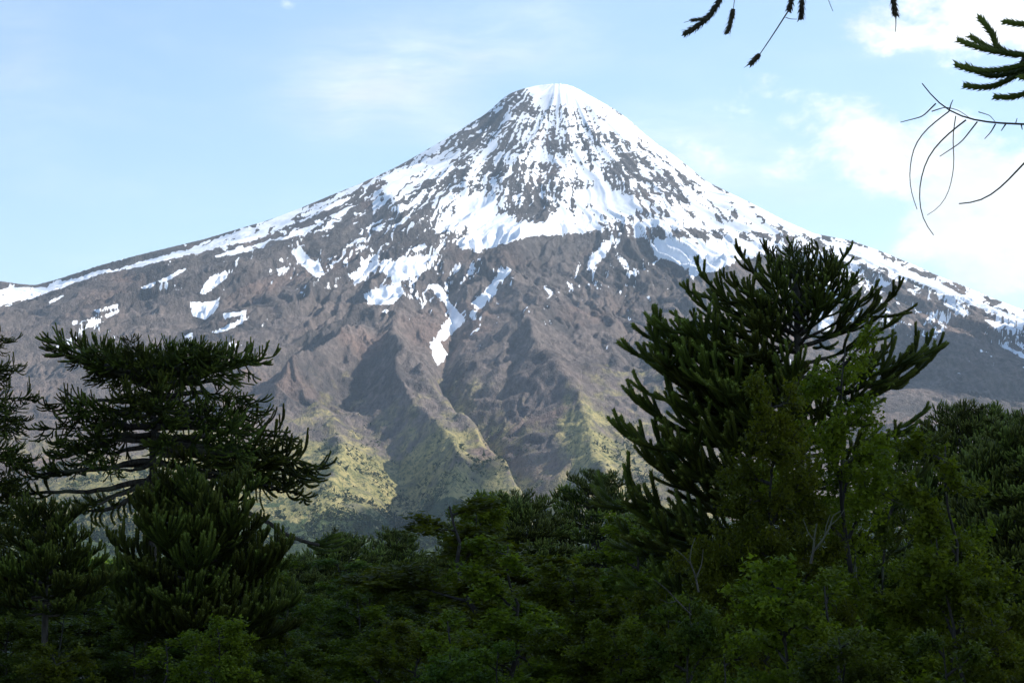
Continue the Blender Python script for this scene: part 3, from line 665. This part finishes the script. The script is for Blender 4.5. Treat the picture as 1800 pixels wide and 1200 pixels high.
YOUNG = [bough_mesh(s, L=3.0, el=.0, de=.62, bare=.2, step=.20, lat=1.4, lat_el=.02, lat_de=.7, r=.048, sub=2, spread=1.0, wild=.14) for s in range(6)]
OPEN = [bough_mesh(120 + s, L=2.8, el=.05, de=.55, bare=.25, step=.28, lat=1.4, lat_el=.1, lat_de=.55, r=.050, sub=2, spread=.8, wild=.1) for s in range(5)]
DOME = [bough_mesh(20 + s, L=2.0, el=.02, de=.5, bare=.25, step=.11, lat=1.0, lat_el=.1, lat_de=1.0, r=.040, sub=3, r0=.045, spread=1.05) for s in range(5)]
OLD = [bough_mesh(40 + s, L=4.4, el=.05, de=-.15, bare=.36, step=.15, lat=1.7, lat_el=-.7, lat_de=1.5, r=.036, sub=3, r0=.12, spread=1.25, old=True, bend=.14, wild=.4) for s in range(5)]
FLAT = [bough_mesh(50 + s, L=4.4, el=.14, de=.05, bare=.30, step=.14, lat=1.4, lat_el=.0, lat_de=.6, r=.036, sub=3, r0=.11, spread=1.2, old=True, bend=.12, wild=.5) for s in range(4)]
LONG = [bough_mesh(60 + s, L=5.2, el=.0, de=.0, bare=.62, step=.15, lat=1.2, lat_el=-.35, lat_de=1.5, r=.042, sub=2, r0=.11, spread=1.2, old=True, bend=.09) for s in range(4)]
FAR = [bough_mesh(80 + s, L=2.2, el=.0, de=.3, bare=.3, step=.10, lat=.85, lat_el=.05, lat_de=.9, r=.036, sub=3, leaf=False, r0=.045, wild=.2) for s in range(4)]

def araucaria(u, vtop, dist, tiers, label, group, seed, r0=.2, setn=YOUNG, leader=True, knots=0):
    """tiers: (v on the trunk, how many, first azimuth, scale, tilt up, mesh set, azimuth list or None)"""
    rs = np.random.RandomState(seed)
    top = px(u, vtop, dist); gz = float(ground_z(top[0], top[1])) - .25
    t = empty('araucaria_tree', (top[0], top[1], gz)); tag(t, label, 'tree', group)
    H = top[2] - gz
    sc_top = .35 if leader else .05
    tr = link('trunk', trunk_mesh(seed, H - sc_top, r0, .05, M_BARK, knots=knots), t)
    if leader:
        for k in range(5):
            b = link('branch', setn[k % len(setn)], t); b.location = (0, 0, H - sc_top - .12 * k); b.rotation_euler = (0, -rs.uniform(.5, .95), k * 1.9 + rs.rand()); s = .24 + .03 * k; b.scale = (s, s, s * 1.0)
    for (v, n, a0, s, tilt, ms) in tiers:
        z = px(u, v, dist)[2] - gz
        az = a0 if np.iterable(a0) else [a0 + 2 * math.pi * k / n + rs.normal() * .2 for k in range(n)]
        for k, a in enumerate(az):
            ss_ = (s[k] if np.iterable(s) else s * rs.uniform(.86, 1.1))
            tl = (tilt[k] if np.iterable(tilt) else tilt + rs.normal() * .06)
            b = link('branch', ms[rs.randint(len(ms))], t)
            b.location = (0, 0, z + rs.normal() * .08); b.rotation_euler = (rs.normal() * (.38 if ms in (OLD, FLAT, LONG) else .14), -tl, a); b.scale = (ss_,) * 3
    return t

# ---------------------------------------------------------------- southern beeches
def beech_meshes(seed, H=10.0, W=2.0, nl=30, leaves=32000, size=.062, low=.12, mat=None, stems=1):
    rs = np.random.RandomState(seed); B = Build(); C = Build()
    allp = []; 
    for st in range(stems):
        a = rs.rand() * 6.28; lean = (.0 if stems == 1 else .16)
        n = 22; t = np.linspace(0, 1, n); w = np.cumsum(rs.normal(size=(n, 2)) * .07, 0)
        hh = H * (1 if st == 0 else rs.uniform(.72, .95))
        pts = np.stack([w[:, 0] + math.cos(a) * lean * t * hh, w[:, 1] + math.sin(a) * lean * t * hh, t * hh], 1)
        B.tube(pts, np.linspace(.12, .012, n) * (1 if st == 0 else .7), 8, 0)
        for k in range(nl // stems):
            f = low + (1 - low) * ((k + rs.rand()) / (nl // stems)) ** .9
            f = min(f, .985); i = min(int(f * (n - 1)), n - 2)
            p = pts[i] + (pts[i + 1] - pts[i]) * (f * (n - 1) - i)
            prof = (min(1, (1 - f) * 2.2 + .2)) ** .8 * (.65 + .35 * min(1, f * 3))
            L = W * prof * rs.uniform(.55, 1.15)
            az = k * 2.4 + rs.normal() * .5
            limb = curve(p, az, rs.uniform(.15, 1.0), L, 9, daz=rs.normal() * .4, delv=-.5, rs=rs, jit=.12)
            B.tube(limb, np.linspace(.045 * (1 - .6 * f) + .01, .006, 9), 5, 0)
            m = max(5, int(L / .12))
            for j in range(m):
                q = .22 + .78 * (j + rs.rand()) / m; ii = min(int(q * 8), 7); pp = limb[ii] + (limb[ii + 1] - limb[ii]) * (q * 8 - ii)
                az2 = az + rs.choice([-1, 1]) * rs.uniform(.5, 1.25); l2 = (.30 + .40 * L * (1 - q * .7)) * rs.uniform(.6, 1.15)
                sp = curve(pp, az2, rs.uniform(-.3, 1.1), l2, 5, daz=rs.normal() * .5, delv=-.3, rs=rs, jit=.14)
                B.tube(sp, np.linspace(.012, .004, 5), 3, 0)
                allp.append((sp, l2))
    tot = sum(l for _, l in allp)
    vs = []; 
    for sp, l in allp:
        nn = int(leaves * l / tot) + 1
        if rs.rand() < .10: continue                                # a bare twig now and then
        q = rs.rand(nn) ** .8 * 4; i = np.minimum(q.astype(int), 3); c = sp[i] + (sp[i + 1] - sp[i]) * (q - i)[:, None]
        c = c + rs.normal(size=(nn, 3)) * np.array([.10, .10, .075]) * (.6 + .5 * l)
        vs.append(c)
    c = np.concatenate(vs); nn = len(c)
    az = rs.rand(nn) * 6.283; up = rs.normal(size=nn) * .45
    d = np.stack([np.cos(az) * np.cos(up), np.sin(az) * np.cos(up), np.sin(up)], 1)
    ref = rs.normal(size=(nn, 3)) * .5 + np.array([0, 0, 1.0]); s_ = np.cross(d, ref); s_ /= np.linalg.norm(s_, axis=1)[:, None] + 1e-9
    L = size * rs.uniform(.6, 1.3, nn)[:, None]; W_ = L * .42
    V = np.stack([c - s_ * W_, c + s_ * W_, c + d * L], 1)
    C.tris(V, 0, 0.0)
    return B.mesh('trunk', [M_STEM]), C.mesh('crown', [mat or M_LENGA], smooth=False)
BEECH = [beech_meshes(101, leaves=85000, nl=40, size=.085, stems=1), beech_meshes(102, leaves=80000, nl=40, size=.085, stems=2, mat=M_LENGA2), beech_meshes(103, leaves=85000, nl=42, size=.085, stems=3), beech_meshes(104, leaves=80000, nl=40, size=.085, stems=1, mat=M_LENGA2)]
HEROB = beech_meshes(111, H=10, W=1.9, leaves=110000, nl=54, size=.07, stems=2)
HEROB2 = beech_meshes(112, H=10, W=1.9, leaves=110000, nl=54, size=.07, stems=1)
def beech(u, vtop, wpx, dist, var, label, rz=None, seed=0, group='leafy beech trees of the lower forest'):
    top = px(u, vtop, dist); gz = float(ground_z(top[0], top[1])) - .15
    rs = np.random.RandomState(int(u * 7 + vtop) % 9999)
    t = empty('beech_tree', (top[0], top[1], gz), rs.rand() * 6.28 if rz is None else rz); tag(t, label, 'tree', group)
    tm, cm = BEECH[var] if isinstance(var, int) else var
    a = link('trunk', tm, t); c = link('crown', cm, t)
    c['kind'] = 'stuff'
    H = top[2] - gz; s = (wpx / F * dist) / (2 * 1.75) * 1.15
    for o in (a, c): o.scale = (s, s, H / 10.0)
    return t

# ---------------------------------------------------------------- the trees of the photograph
GA = 'monkey puzzle trees of the forest'
PI = math.pi
# the great one on the right
araucaria(1402, 446, 42, [
    (520, 4, .3, .38, .7, OPEN), (560, 6, .8, .56, .48, OPEN), (578, 5, .2, .60, .38, OPEN), (592, 6, [.1, 1.2, 2.0, 3.0, 4.2, 5.4], [.62, .55, .6, .78, .6, .6], .30, OPEN), (612, 7, [-.1, .5, 1.7, 2.6, 3.3, 4.0, 5.0], [.74, .68, .6, .74, .82, .66, .66], .18, OPEN),
    (660, 4, [-.25, .35, 2.6, 3.2], [.70, .72, .6, .74], .06, OPEN), (676, 4, [2.5, 3.0, 3.5, 4.1], [.75, .86, .8, .7], .16, YOUNG),
    (700, 6, [.1, -.4, 2.6, 3.0, 3.5, 4.2], [.86, .84, .9, 1.0, .98, .8], [.02, .02, .14, .14, .14, .1], YOUNG), (770, 5, [2.6, 3.0, 3.4, 3.9, 4.5], [.95, 1.0, 1.0, .9, .8], .1, YOUNG), (740, 5, [2.8, 3.3, 3.8, 4.5, .2], [1.05, 1.12, 1.0, .8, .95], .1, YOUNG),
    (800, 6, [.2, 2.6, 3.05, 3.4, 4.0, 4.8], [.8, .9, 1.04, 1.0, 1.0, .8], .08, YOUNG), (860, 6, [-.1, 2.8, 3.15, 3.5, 4.1, 5.0], [.9, 1.0, 1.12, 1.08, 1.0, .8], .05, YOUNG),
    (920, 6, [.1, 2.7, 3.1, 3.5, 4.2, 5.2], [.8, 1.0, 1.12, 1.05, .95, .9], .0, YOUNG), (990, 6, [.1, 2.7, 3.1, 3.5, 4.2, 5.2], [.8, 1.1, 1.2, 1.15, .95, .9], -.05, YOUNG), (1070, 6, 0, 1.05, -.1, YOUNG), (1160, 6, 1, 1.0, -.15, YOUNG)],
    'tall dark monkey puzzle with an open domed top of thick shoots, right of the volcano', GA, 5, r0=.2)
# the umbrella on the left
UMB = araucaria(272, 640, 60, [
    (650, 6, .2, .36, .20, FLAT), (658, 8, .6, .52, .08, FLAT), (668, 9, .1, .63, .04, FLAT), (680, 8, .5, .68, .02, FLAT), (696, 5, .9, .66, .0, OLD), (718, 4, .3, .66, -.02, OLD), (745, 7, [0.05, .7, 2.4, 3.3, 4.2, 5.0, 5.8], [.84, .7, .72, .72, .7, .7, .7], .02, OLD),
    (765, 6, [.0, -.6, .5, 2.9, 3.6, 5.0], [.92, .86, .9, .6, .62, .6], -.03, OLD), (788, 6, [-.1, .2, .5, 3.5, 2.9, 5.4], [1.0, 1.04, .85, .66, .6, .7], [.0, -.06, -.03, -.05, -.1, -.1], OLD), (815, 5, [.12, -.5, 3.0, 3.5, 4.4], [.84, .7, .62, .74, .5], [-.14, -.15, -.1, -.05, -.2], LONG),
    (845, 4, [3.25, 2.7, 4.3, 5.5], [.84, .6, .6, .6], [-.10, -.25, -.3, -.2], LONG)],
    'flat-topped old monkey puzzle with drooping hooked branches on a bare lichened trunk, at left', GA, 6, r0=.30, setn=FLAT, leader=True, knots=16)
DT = lambda v0, v1, n, s0, s1: [(v0 + (v1 - v0) * (i / (n - 1)), 6 if i else 4, i * .7, s0 + (s1 - s0) * min(1, (i / (n - 1)) * 1.5) ** .6, .45 - .5 * i / (n - 1), DOME) for i in range(n)]
araucaria(348, 852, 48, DT(885, 1120, 12, .45, 1.0), 'dense round-headed monkey puzzle directly beneath the flat-topped one', GA, 7, r0=.16, setn=DOME)
araucaria(82, 903, 44, [(930, 5, .2, .38, .5, DOME), (950, 6, .2, .44, .35, DOME), (978, 6, .6, .52, .25, DOME), (1005, 7, .2, .6, .1, DOME), (1030, 6, .9, .64, .05, DOME), (1052, 6, .9, .66, 0, DOME), (1072, 5, .3, .62, -.1, DOME)],
    'small monkey puzzle tree with a straight bare trunk near the bottom left corner', GA, 8, r0=.10, setn=DOME)
araucaria(-95, 560, 58, [(600 + 26 * i, 7, i * .8, (.33 + .05 * min(i, 4)), .3 - .05 * i, OLD) for i in range(13)],
    'monkey puzzle tree cut off by the left edge, its drooping shoots reaching in', GA, 9, r0=.25, setn=OLD)
FT = lambda v0, v1, n, s0, s1, ms=FAR: [(v0 + (v1 - v0) * (i / (n - 1)), 11, i * .7, s0 + (s1 - s0) * min(1, (i / (n - 1)) * 1.6) ** .6, .5 - .6 * i / (n - 1), ms) for i in range(n)]
araucaria(600, 950, 115, FT(962, 1060, 7, .5, 1.15), 'dark monkey puzzle tree left of the low rounded one, in the middle of the forest', GA, 10, setn=FAR)
araucaria(698, 938, 130, FT(950, 1050, 8, .5, .95), 'low monkey puzzle tree with a neatly rounded dome below the mountain foot', GA, 11, setn=FAR)
araucaria(775, 982, 140, FT(990, 1070, 6, .5, 1.1), 'small dark monkey puzzle tree just left of the central leafy beech', GA, 12, setn=FAR)
araucaria(905, 880, 95, FT(892, 1010, 8, .45, 1.15), 'monkey puzzle tree with bristling shoots rising behind the central leafy beech', GA, 13, setn=FAR)
araucaria(1050, 842, 105, FT(855, 990, 8, .5, 1.15), 'flat dark monkey puzzle crown just left of the great right-hand tree', GA, 14, setn=FAR)
araucaria(830, 935, 85, FT(945, 1040, 7, .35, .75), 'monkey puzzle tree with bent shoots showing under the small pointed beech top', GA, 15, setn=FAR)
araucaria(1705, 745, 85, FT(752, 1000, 13, .6, 1.5), 'dark monkey puzzle tree behind the tall beech near the right edge', GA, 16, setn=FAR)
araucaria(1815, 760, 78, FT(768, 1000, 12, .5, 1.4), 'dark monkey puzzle tree cut off by the right edge', GA, 17, setn=FAR)
araucaria(525, 985, 110, FT(995, 1080, 6, .4, .8), 'little monkey puzzle tree between the round-headed one and its nearest beech', GA, 18, setn=FAR)
araucaria(1180, 905, 90, FT(915, 1080, 9, .5, 1.2), 'monkey puzzle tree in the dark gap behind the lowest boughs of the great right-hand tree', GA, 19, setn=FAR)

for a in [
    (1562, 622, 300, 37, HEROB, 'tall light green beech, the highest leafy top, in front of the great monkey puzzle tree', .4),
    (1342, 700, 250, 34, HEROB2, 'second tall beech with an open airy top, left of the tallest beech', 1.2),
    (1650, 790, 300, 34, 2, 'bushy beech under the right side of the tallest beech', 2.0),
    (1455, 800, 200, 38, 1, 'beech with a forked dark stem between the two tallest beeches', 3.0),
    (1765, 948, 320, 33, 2, 'spreading beech at the right edge below the dark monkey puzzle trees', 1.0),
    (1250, 830, 220, 39, 2, 'feathery beech reaching into the left side of the second tall beech', 4.4),
    (1370, 1010, 340, 27, 0, 'wide beech crown at the foot of the two tallest beeches', 5.0),
    (1600, 1030, 340, 26, 2, 'wide beech crown at the bottom below the bushy beech', .7),
    (1215, 1060, 240, 29, 3, 'darker beech in front of the great monkey puzzle tree base', 2.6),
    (1790, 1085, 260, 25, 0, 'beech in the bottom right corner', 3.3),
    (975, 888, 430, 56, 2, 'broad bright beech in the centre with forking dark stems', .2),
    (832, 884, 190, 60, 0, 'slim beech with a small pointed top left of the broad central one', 1.7),
    (1100, 915, 260, 58, 0, 'beech with a low crown filling the gap right of the broad central one', 5.6),
    (880, 960, 300, 50, 2, 'beech with a drooping left side in front of the slim pointed one', 2.2),
    (1040, 1010, 280, 44, 0, 'shaded beech at the bottom of the central group', 4.0),
    (900, 1090, 260, 40, 2, 'beech crown at the bottom edge below the central group', .9),
    (1115, 1110, 220, 37, 0, 'small beech at the bottom between the central group and the right-hand trees', 3.8),
    (545, 985, 150, 72, 1, 'narrow beech with a pale pointed top right of the round-headed monkey puzzle', .5),
    (655, 1012, 190, 66, 3, 'beech below the rounded monkey puzzle dome', 2.9),
    (760, 1040, 200, 60, 1, 'dark beech between the dome and the central group', 5.2),
    (430, 1024, 190, 52, 0, 'beech overlapping the foot of the round-headed monkey puzzle', 1.1),
    (575, 1078, 240, 50, 2, 'beech in the second row left of the bottom centre', 3.5),
    (705, 1100, 240, 45, 0, 'wide beech at the bottom left of the centre', .1),
    (245, 1085, 190, 50, 3, 'beech right of the thin bare trunk at bottom left', 2.4),
    (160, 1078, 150, 56, 1, 'small pale beech behind the thin bare trunk', 4.7),
    (20, 1085, 200, 52, 3, 'beech in the bottom left corner', 1.9),
    (350, 1128, 260, 42, 2, 'beech crown at the bottom edge under the round-headed monkey puzzle', 5.9),
    (392, 1105, 220, 36, 0, 'beech at the bottom edge, overlapping the one under the round-headed monkey puzzle', 2.2),
    (510, 1140, 230, 40, 3, 'low beech crown at the bottom edge, second from the wide one', .8),
    (130, 1150, 230, 40, 0, 'lowest beech crown at bottom left', 3.1),
    (800, 1150, 220, 38, 3, 'low beech crown at the bottom edge left of the central group', 2.0),
    (1000, 1150, 230, 36, 1, 'low beech crown at the bottom edge below the forking stems', 4.9),
    (1490, 1120, 300, 23, 3, 'lowest beech crown at bottom right', 1.4),
    (1310, 1150, 240, 25, 2, 'low beech crown at the bottom, left of the bottom right ones', 5.5),
    (1690, 1130, 260, 23, 1, 'dark low beech crown beside the bottom right corner', .6),
]:
    bt = beech(a[0], a[1], a[2], a[3], a[4], a[5], rz=a[6])
    if 'second tall' in a[5] and a[0] == 1342: SECOND = bt
    if a[0] == 1215: THIRD = bt
def px_branch(tree, name, lines, dist, mat, dd=0.03):
    B = Build(); inv = Matrix.Rotation(-tree.rotation_euler.z, 4, 'Z') @ Matrix.Translation(-Vector(tree.location))
    for l, w0, w1, k in lines:
        n = max(6, len(l) * 4); q = np.array([inv @ Vector(px(u, v, dist - dd * i)) for i, (u, v) in enumerate(l)])
        pm = dist / F
        if k < 0: shoot(B, np.random.RandomState(len(B.v)), q, w0 * pm)
        else: B.tube(resample(q, n), np.linspace(w0, w1, n) * pm, 6, 0)
    return link(name, B.mesh(name, [mat, M_ARA]), tree)
# a long bare bough with a tuft at its end, low on the flat-topped tree
tuft = [([(528, 950), (560, 958), (585, 952), (604, 947)], 4, 4, -1), ([(545, 957), (575, 948), (598, 940)], 4, 4, -1), ([(555, 957), (580, 962), (600, 958), (613, 950)], 4, 4, -1), ([(560, 957), (578, 940), (600, 938)], 4, 4, -1), ([(540, 957), (560, 968), (585, 970), (602, 963)], 4, 4, -1)]
px_branch(UMB, 'branch', [([(272, 842), (330, 868), (400, 895), (450, 905), (475, 920), (500, 938), (530, 950), (560, 957)], 7, 3, 0)] + tuft, 60, M_BARK)
hooks = [([(x, y), (x - 5, y + 9), (x - 3, y + 19), (x + 5 - k, y + 26)], 3.2, 3, -1) for k, (x, y) in enumerate([(165, 897), (172, 899), (180, 899), (200, 895), (212, 888), (222, 882), (232, 876)])]
px_branch(UMB, 'branch', [([(268, 836), (250, 856), (232, 874), (205, 890), (180, 897), (152, 897)], 7, 2.5, 0), ([(232, 874), (215, 860), (200, 868), (193, 880)], 3, 3, -1)] + hooks, 60, M_BARK)
px_branch(SECOND, 'dead_branch', [([(1425, 990), (1430, 965), (1432, 940), (1436, 920)], 2.6, 1.2, 0), ([(1430, 968), (1445, 950), (1458, 928), (1464, 905), (1478, 898)], 2.4, .8, 0), ([(1450, 942), (1452, 925), (1459, 905)], 1.4, .7, 0), ([(1431, 950), (1420, 935), (1412, 912)], 1.3, .6, 0), ([(1456, 925), (1470, 915), (1484, 896)], 1.2, .5, 0)], 32.5, M_DEAD)
px_branch(THIRD, 'dead_branch', [([(1228, 1040), (1222, 1010), (1212, 985), (1216, 960), (1222, 945)], 1.8, .7, 0), ([(1224, 1015), (1234, 990), (1236, 965)], 1.2, .5, 0), ([(1213, 990), (1200, 975), (1184, 962)], 1.2, .5, 0), ([(1215, 1080), (1190, 1055), (1172, 1035), (1150, 1018)], 1.6, .6, 0), ([(1190, 1055), (1176, 1060), (1160, 1052)], 1, .5, 0)], 28.4, M_DEAD)

# rows of trees further back, which the photograph shows only as dark tops between the nearer ones
def back_rows():
    rs = np.random.RandomState(12)
    for k in range(34):
        d = 75 + 130 * (k / 34) + rs.rand() * 10
        u = -60 + 1960 * ((k * .618) % 1); v = rs.uniform(985, 1015) - (18 if (u > 1250 or u < 180) else 0)
        beech(u, v, 6.2 / d * F * rs.uniform(.8, 1.1), d, [3, 1][k % 2], 'indistinct dark beech top in the far rows of the forest', group='trees in the far rows of the forest')
back_rows()
def far_wood():
    rs = np.random.RandomState(5); B = Build(); n = 2600
    d = 230 * (3900 / 230) ** rs.rand(n); a = rs.uniform(-.30, .30, n)
    for k in range(n):
        x, y = d[k] * math.tan(a[k]), d[k]; gz = float(ground_z(x, y)); h = rs.uniform(4.5, 7.5); w = rs.uniform(3, 6) * (1 + d[k] / 1500)
        m = 26
        c = rs.normal(size=(m, 3)); c /= np.linalg.norm(c, axis=1)[:, None]; c[:, 2] = np.abs(c[:, 2])
        p = c * np.array([w * .55, w * .55, h * .62]) + np.array([x, y, gz + h * .3])
        e = rs.normal(size=(m, 2, 3)) * np.array([w * .28, w * .28, h * .14])
        B.tris(np.stack([p, p + e[:, 0], p + e[:, 1]], 1), 0)
    o = link('distant_forest', B.mesh('distant_forest', [M_LENGA2], smooth=False)); tag(o, 'dark unbroken forest running from the back rows to the foot of the volcano', 'forest', kind='stuff')
far_wood()

print('UNIQUE TRIS', sum(sum(p.loop_total - 2 for p in m.polygons) for m in bpy.data.meshes), {m.name: len(m.polygons) for m in bpy.data.meshes if len(m.polygons) > 30000})
# ---------------------------------------------------------------- the tree standing just right of the frame
def overhang():
    rs = np.random.RandomState(3); d0 = 12.0
    tx, ty = 6.1, 12.6; gz = float(ground_z(tx, ty)) - .2
    t = empty('araucaria_tree', (tx, ty, gz)); tag(t, 'nearest monkey puzzle, hanging scaly branches and bare twigs into the top right corner', 'tree', GA)
    link('trunk', trunk_mesh(300, 11.5, .24, .09, M_BARK, knots=10), t)
    org = np.array([tx, ty, gz])
    def P(l, dist, wob=.0): return np.array([px(u, v, dist + wob * i) - org for i, (u, v) in enumerate(l)])
    mats = [M_BARK, M_ARA, M_CONE]
    def part(name, f):
        B = Build(); f(B); o = link(name, B.mesh(name, mats), t); return o
    pxm = d0 / F
    def right(B):
        root = np.array([[0, 0, 6.1], [-.35, -.1, 6.35]])
        main = np.concatenate([root, P([(2150, 40), (1980, 75), (1870, 100), (1800, 108)], 12.2)])
        B.tube(resample(main, 14), np.linspace(.06, .03, 14), 7, 0)
        for i, l in enumerate([[(1850, 102), (1800, 98), (1770, 92), (1735, 90), (1705, 80), (1684, 70)], [(1770, 92), (1752, 84), (1745, 60), (1733, 44), (1722, 31)], [(1790, 98), (1755, 92), (1725, 82), (1706, 64)],
                  [(1900, 60), (1840, 48), (1800, 44), (1765, 38)], [(1860, 102), (1800, 110), (1770, 127), (1740, 123), (1710, 128), (1680, 114)], [(1850, 112), (1800, 118), (1762, 138), (1730, 134), (1697, 115)],
                  [(1850, 104), (1800, 122), (1762, 150), (1730, 158), (1695, 150)], [(1880, 130), (1820, 155), (1785, 175), (1748, 170)], [(1860, 120), (1820, 135), (1793, 136)], [(1900, 40), (1870, 0), (1850, -40)], [(1930, 90), (1880, 150), (1830, 200)]]):
            shoot(B, rs, P(l, 11.9 + .12 * (i % 4), .03), 7.6 * pxm, barb=1.15)
    part('branch', right)
    def hang(B):
        main = np.concatenate([[[0, 0, 6.9], [-.5, -.1, 7.1]], P([(2100, -260), (1900, -200), (1700, -150), (1500, -120), (1350, -110), (1240, -100)], 12.3)])
        B.tube(resample(main, 22), np.linspace(.07, .02, 22) , 7, 0)
        for l, w in [([(1300, -105), (1285, -40), (1268, -5), (1255, 22), (1235, 44), (1203, 60)], 7.2), ([(1246, 34), (1230, 34), (1216, 36)], 4.2), ([(1289, 16), (1287, 34), (1278, 58)], 6.5),
                     ([(1400, -112), (1398, -50), (1394, -8), (1387, 19)], 6.8), ([(1425, -115), (1415, -50), (1410, -5), (1408, 34)], 6.8), ([(1335, 96), (1329, 104), (1319, 113)], 6.2), ([(1565, -125), (1566, -50), (1569, -8), (1574, 27)], 7.4)]:
            shoot(B, rs, P(l, 12.1, .02), w * pxm, barb=1.25, mat=2)
        for l, w in [([(1216, 36), (1202, 40)], .7), ([(1330, -108), (1300, -50), (1291, -5), (1289, 17)], 1.1), ([(1386, 19), (1365, 52), (1345, 82), (1334, 98)], 1.4), ([(1320, 112), (1308, 119)], .7),
                     ([(1381, 31), (1390, 34), (1402, 34)], .8), ([(1440, -115), (1448, -20), (1456, 2), (1464, 20)], .9), ([(1574, 26), (1575, 40), (1574, 56)], 1.1)]:
            B.tube(resample(P(l, 12.1, .02), 9), np.linspace(w, w * .6, 9) * pxm, 5, 2)
    part('branch', hang)
    def twig(B):
        main = np.concatenate([[[0, 0, 5.5], [-.4, -.05, 5.6]], P([(2150, 205), (2000, 222), (1900, 225), (1800, 218), (1750, 217), (1700, 210), (1665, 195), (1640, 174), (1621, 147)], 12.0)])
        q = resample(main, 60); B.tube(q, np.concatenate([np.linspace(.03, .011, 36), np.linspace(.0105, .003, 24)]), 6, 0)
        for l, w in [([(1668, 196), (1630, 225), (1606, 255), (1598, 300), (1600, 335), (1612, 368)], 1.1), ([(1698, 211), (1660, 240), (1630, 275), (1615, 325), (1617, 372), (1625, 395), (1641, 413)], 1.3), ([(1680, 204), (1674, 240), (1678, 290), (1668, 340), (1650, 368), (1630, 378)], .9),
                     ([(1645, 182), (1622, 205), (1583, 215)], 1.2), ([(1718, 214), (1690, 250), (1652, 275)], 1.2), ([(1638, 196), (1662, 188), (1685, 194), (1704, 207)], .9), ([(1668, 196), (1672, 182), (1675, 176)], 1.2), ([(1720, 197), (1740, 203), (1750, 215)], .8),
                     ([(1750, 218), (1742, 232), (1731, 244)], 1.2), ([(1768, 218), (1760, 230)], 1.3), ([(1795, 218), (1797, 228)], 1.3), ([(1785, 218), (1788, 208)], 1.0), ([(1900, 225), (1840, 250), (1800, 286), (1770, 320), (1735, 350), (1710, 358), (1686, 358)], 1.9)]:
            B.tube(resample(P(l, 12.0, .02), 14), np.linspace(w, w * .5, 14) * pxm * 1.2, 5, 0)
    part('dead_branch', twig)
    for k in range(26):                                             # the rest of its crown, beyond the frame
        z = 7.6 + 4.0 * (k / 26); a = k * 2.4
        if math.cos(a) < -.1 and z < 9.6: continue
        b = link('branch', YOUNG[k % 5], t); b.location = (0, 0, z); s = (.95 - .5 * k / 26) * .8; b.scale = (s, s, s); b.rotation_euler = (0, -.1 - .5 * k / 26, a)
overhang()
# ---------------------------------------------------------------- haze
def build_haze():
    x0, x1, y0, y1, z0, z1 = -22000, 22000, -9000, 22000, -170, 2680
    v = [(x, y, z) for z in (z0, z1) for y in (y0, y1) for x in (x0, x1)]
    f = [(0, 2, 3, 1), (4, 5, 7, 6), (0, 1, 5, 4), (2, 6, 7, 3), (0, 4, 6, 2), (1, 3, 7, 5)]
    m = bpy.data.materials.new('haze'); m.use_nodes = True
    T = NT(m.node_tree); out = T.new('ShaderNodeOutputMaterial'); p = T.new('ShaderNodeVolumePrincipled')
    p.inputs['Color'].default_value = (.62, .82, 1, 1); p.inputs['Density'].default_value = 1.9e-5
    p.inputs['Anisotropy'].default_value = .2
    T.l.new(p.outputs[0], out.inputs['Volume'])
    o = link('haze', mesh_np('haze', v, f, [m], smooth=False)); tag(o, kind='stuff')
build_haze()
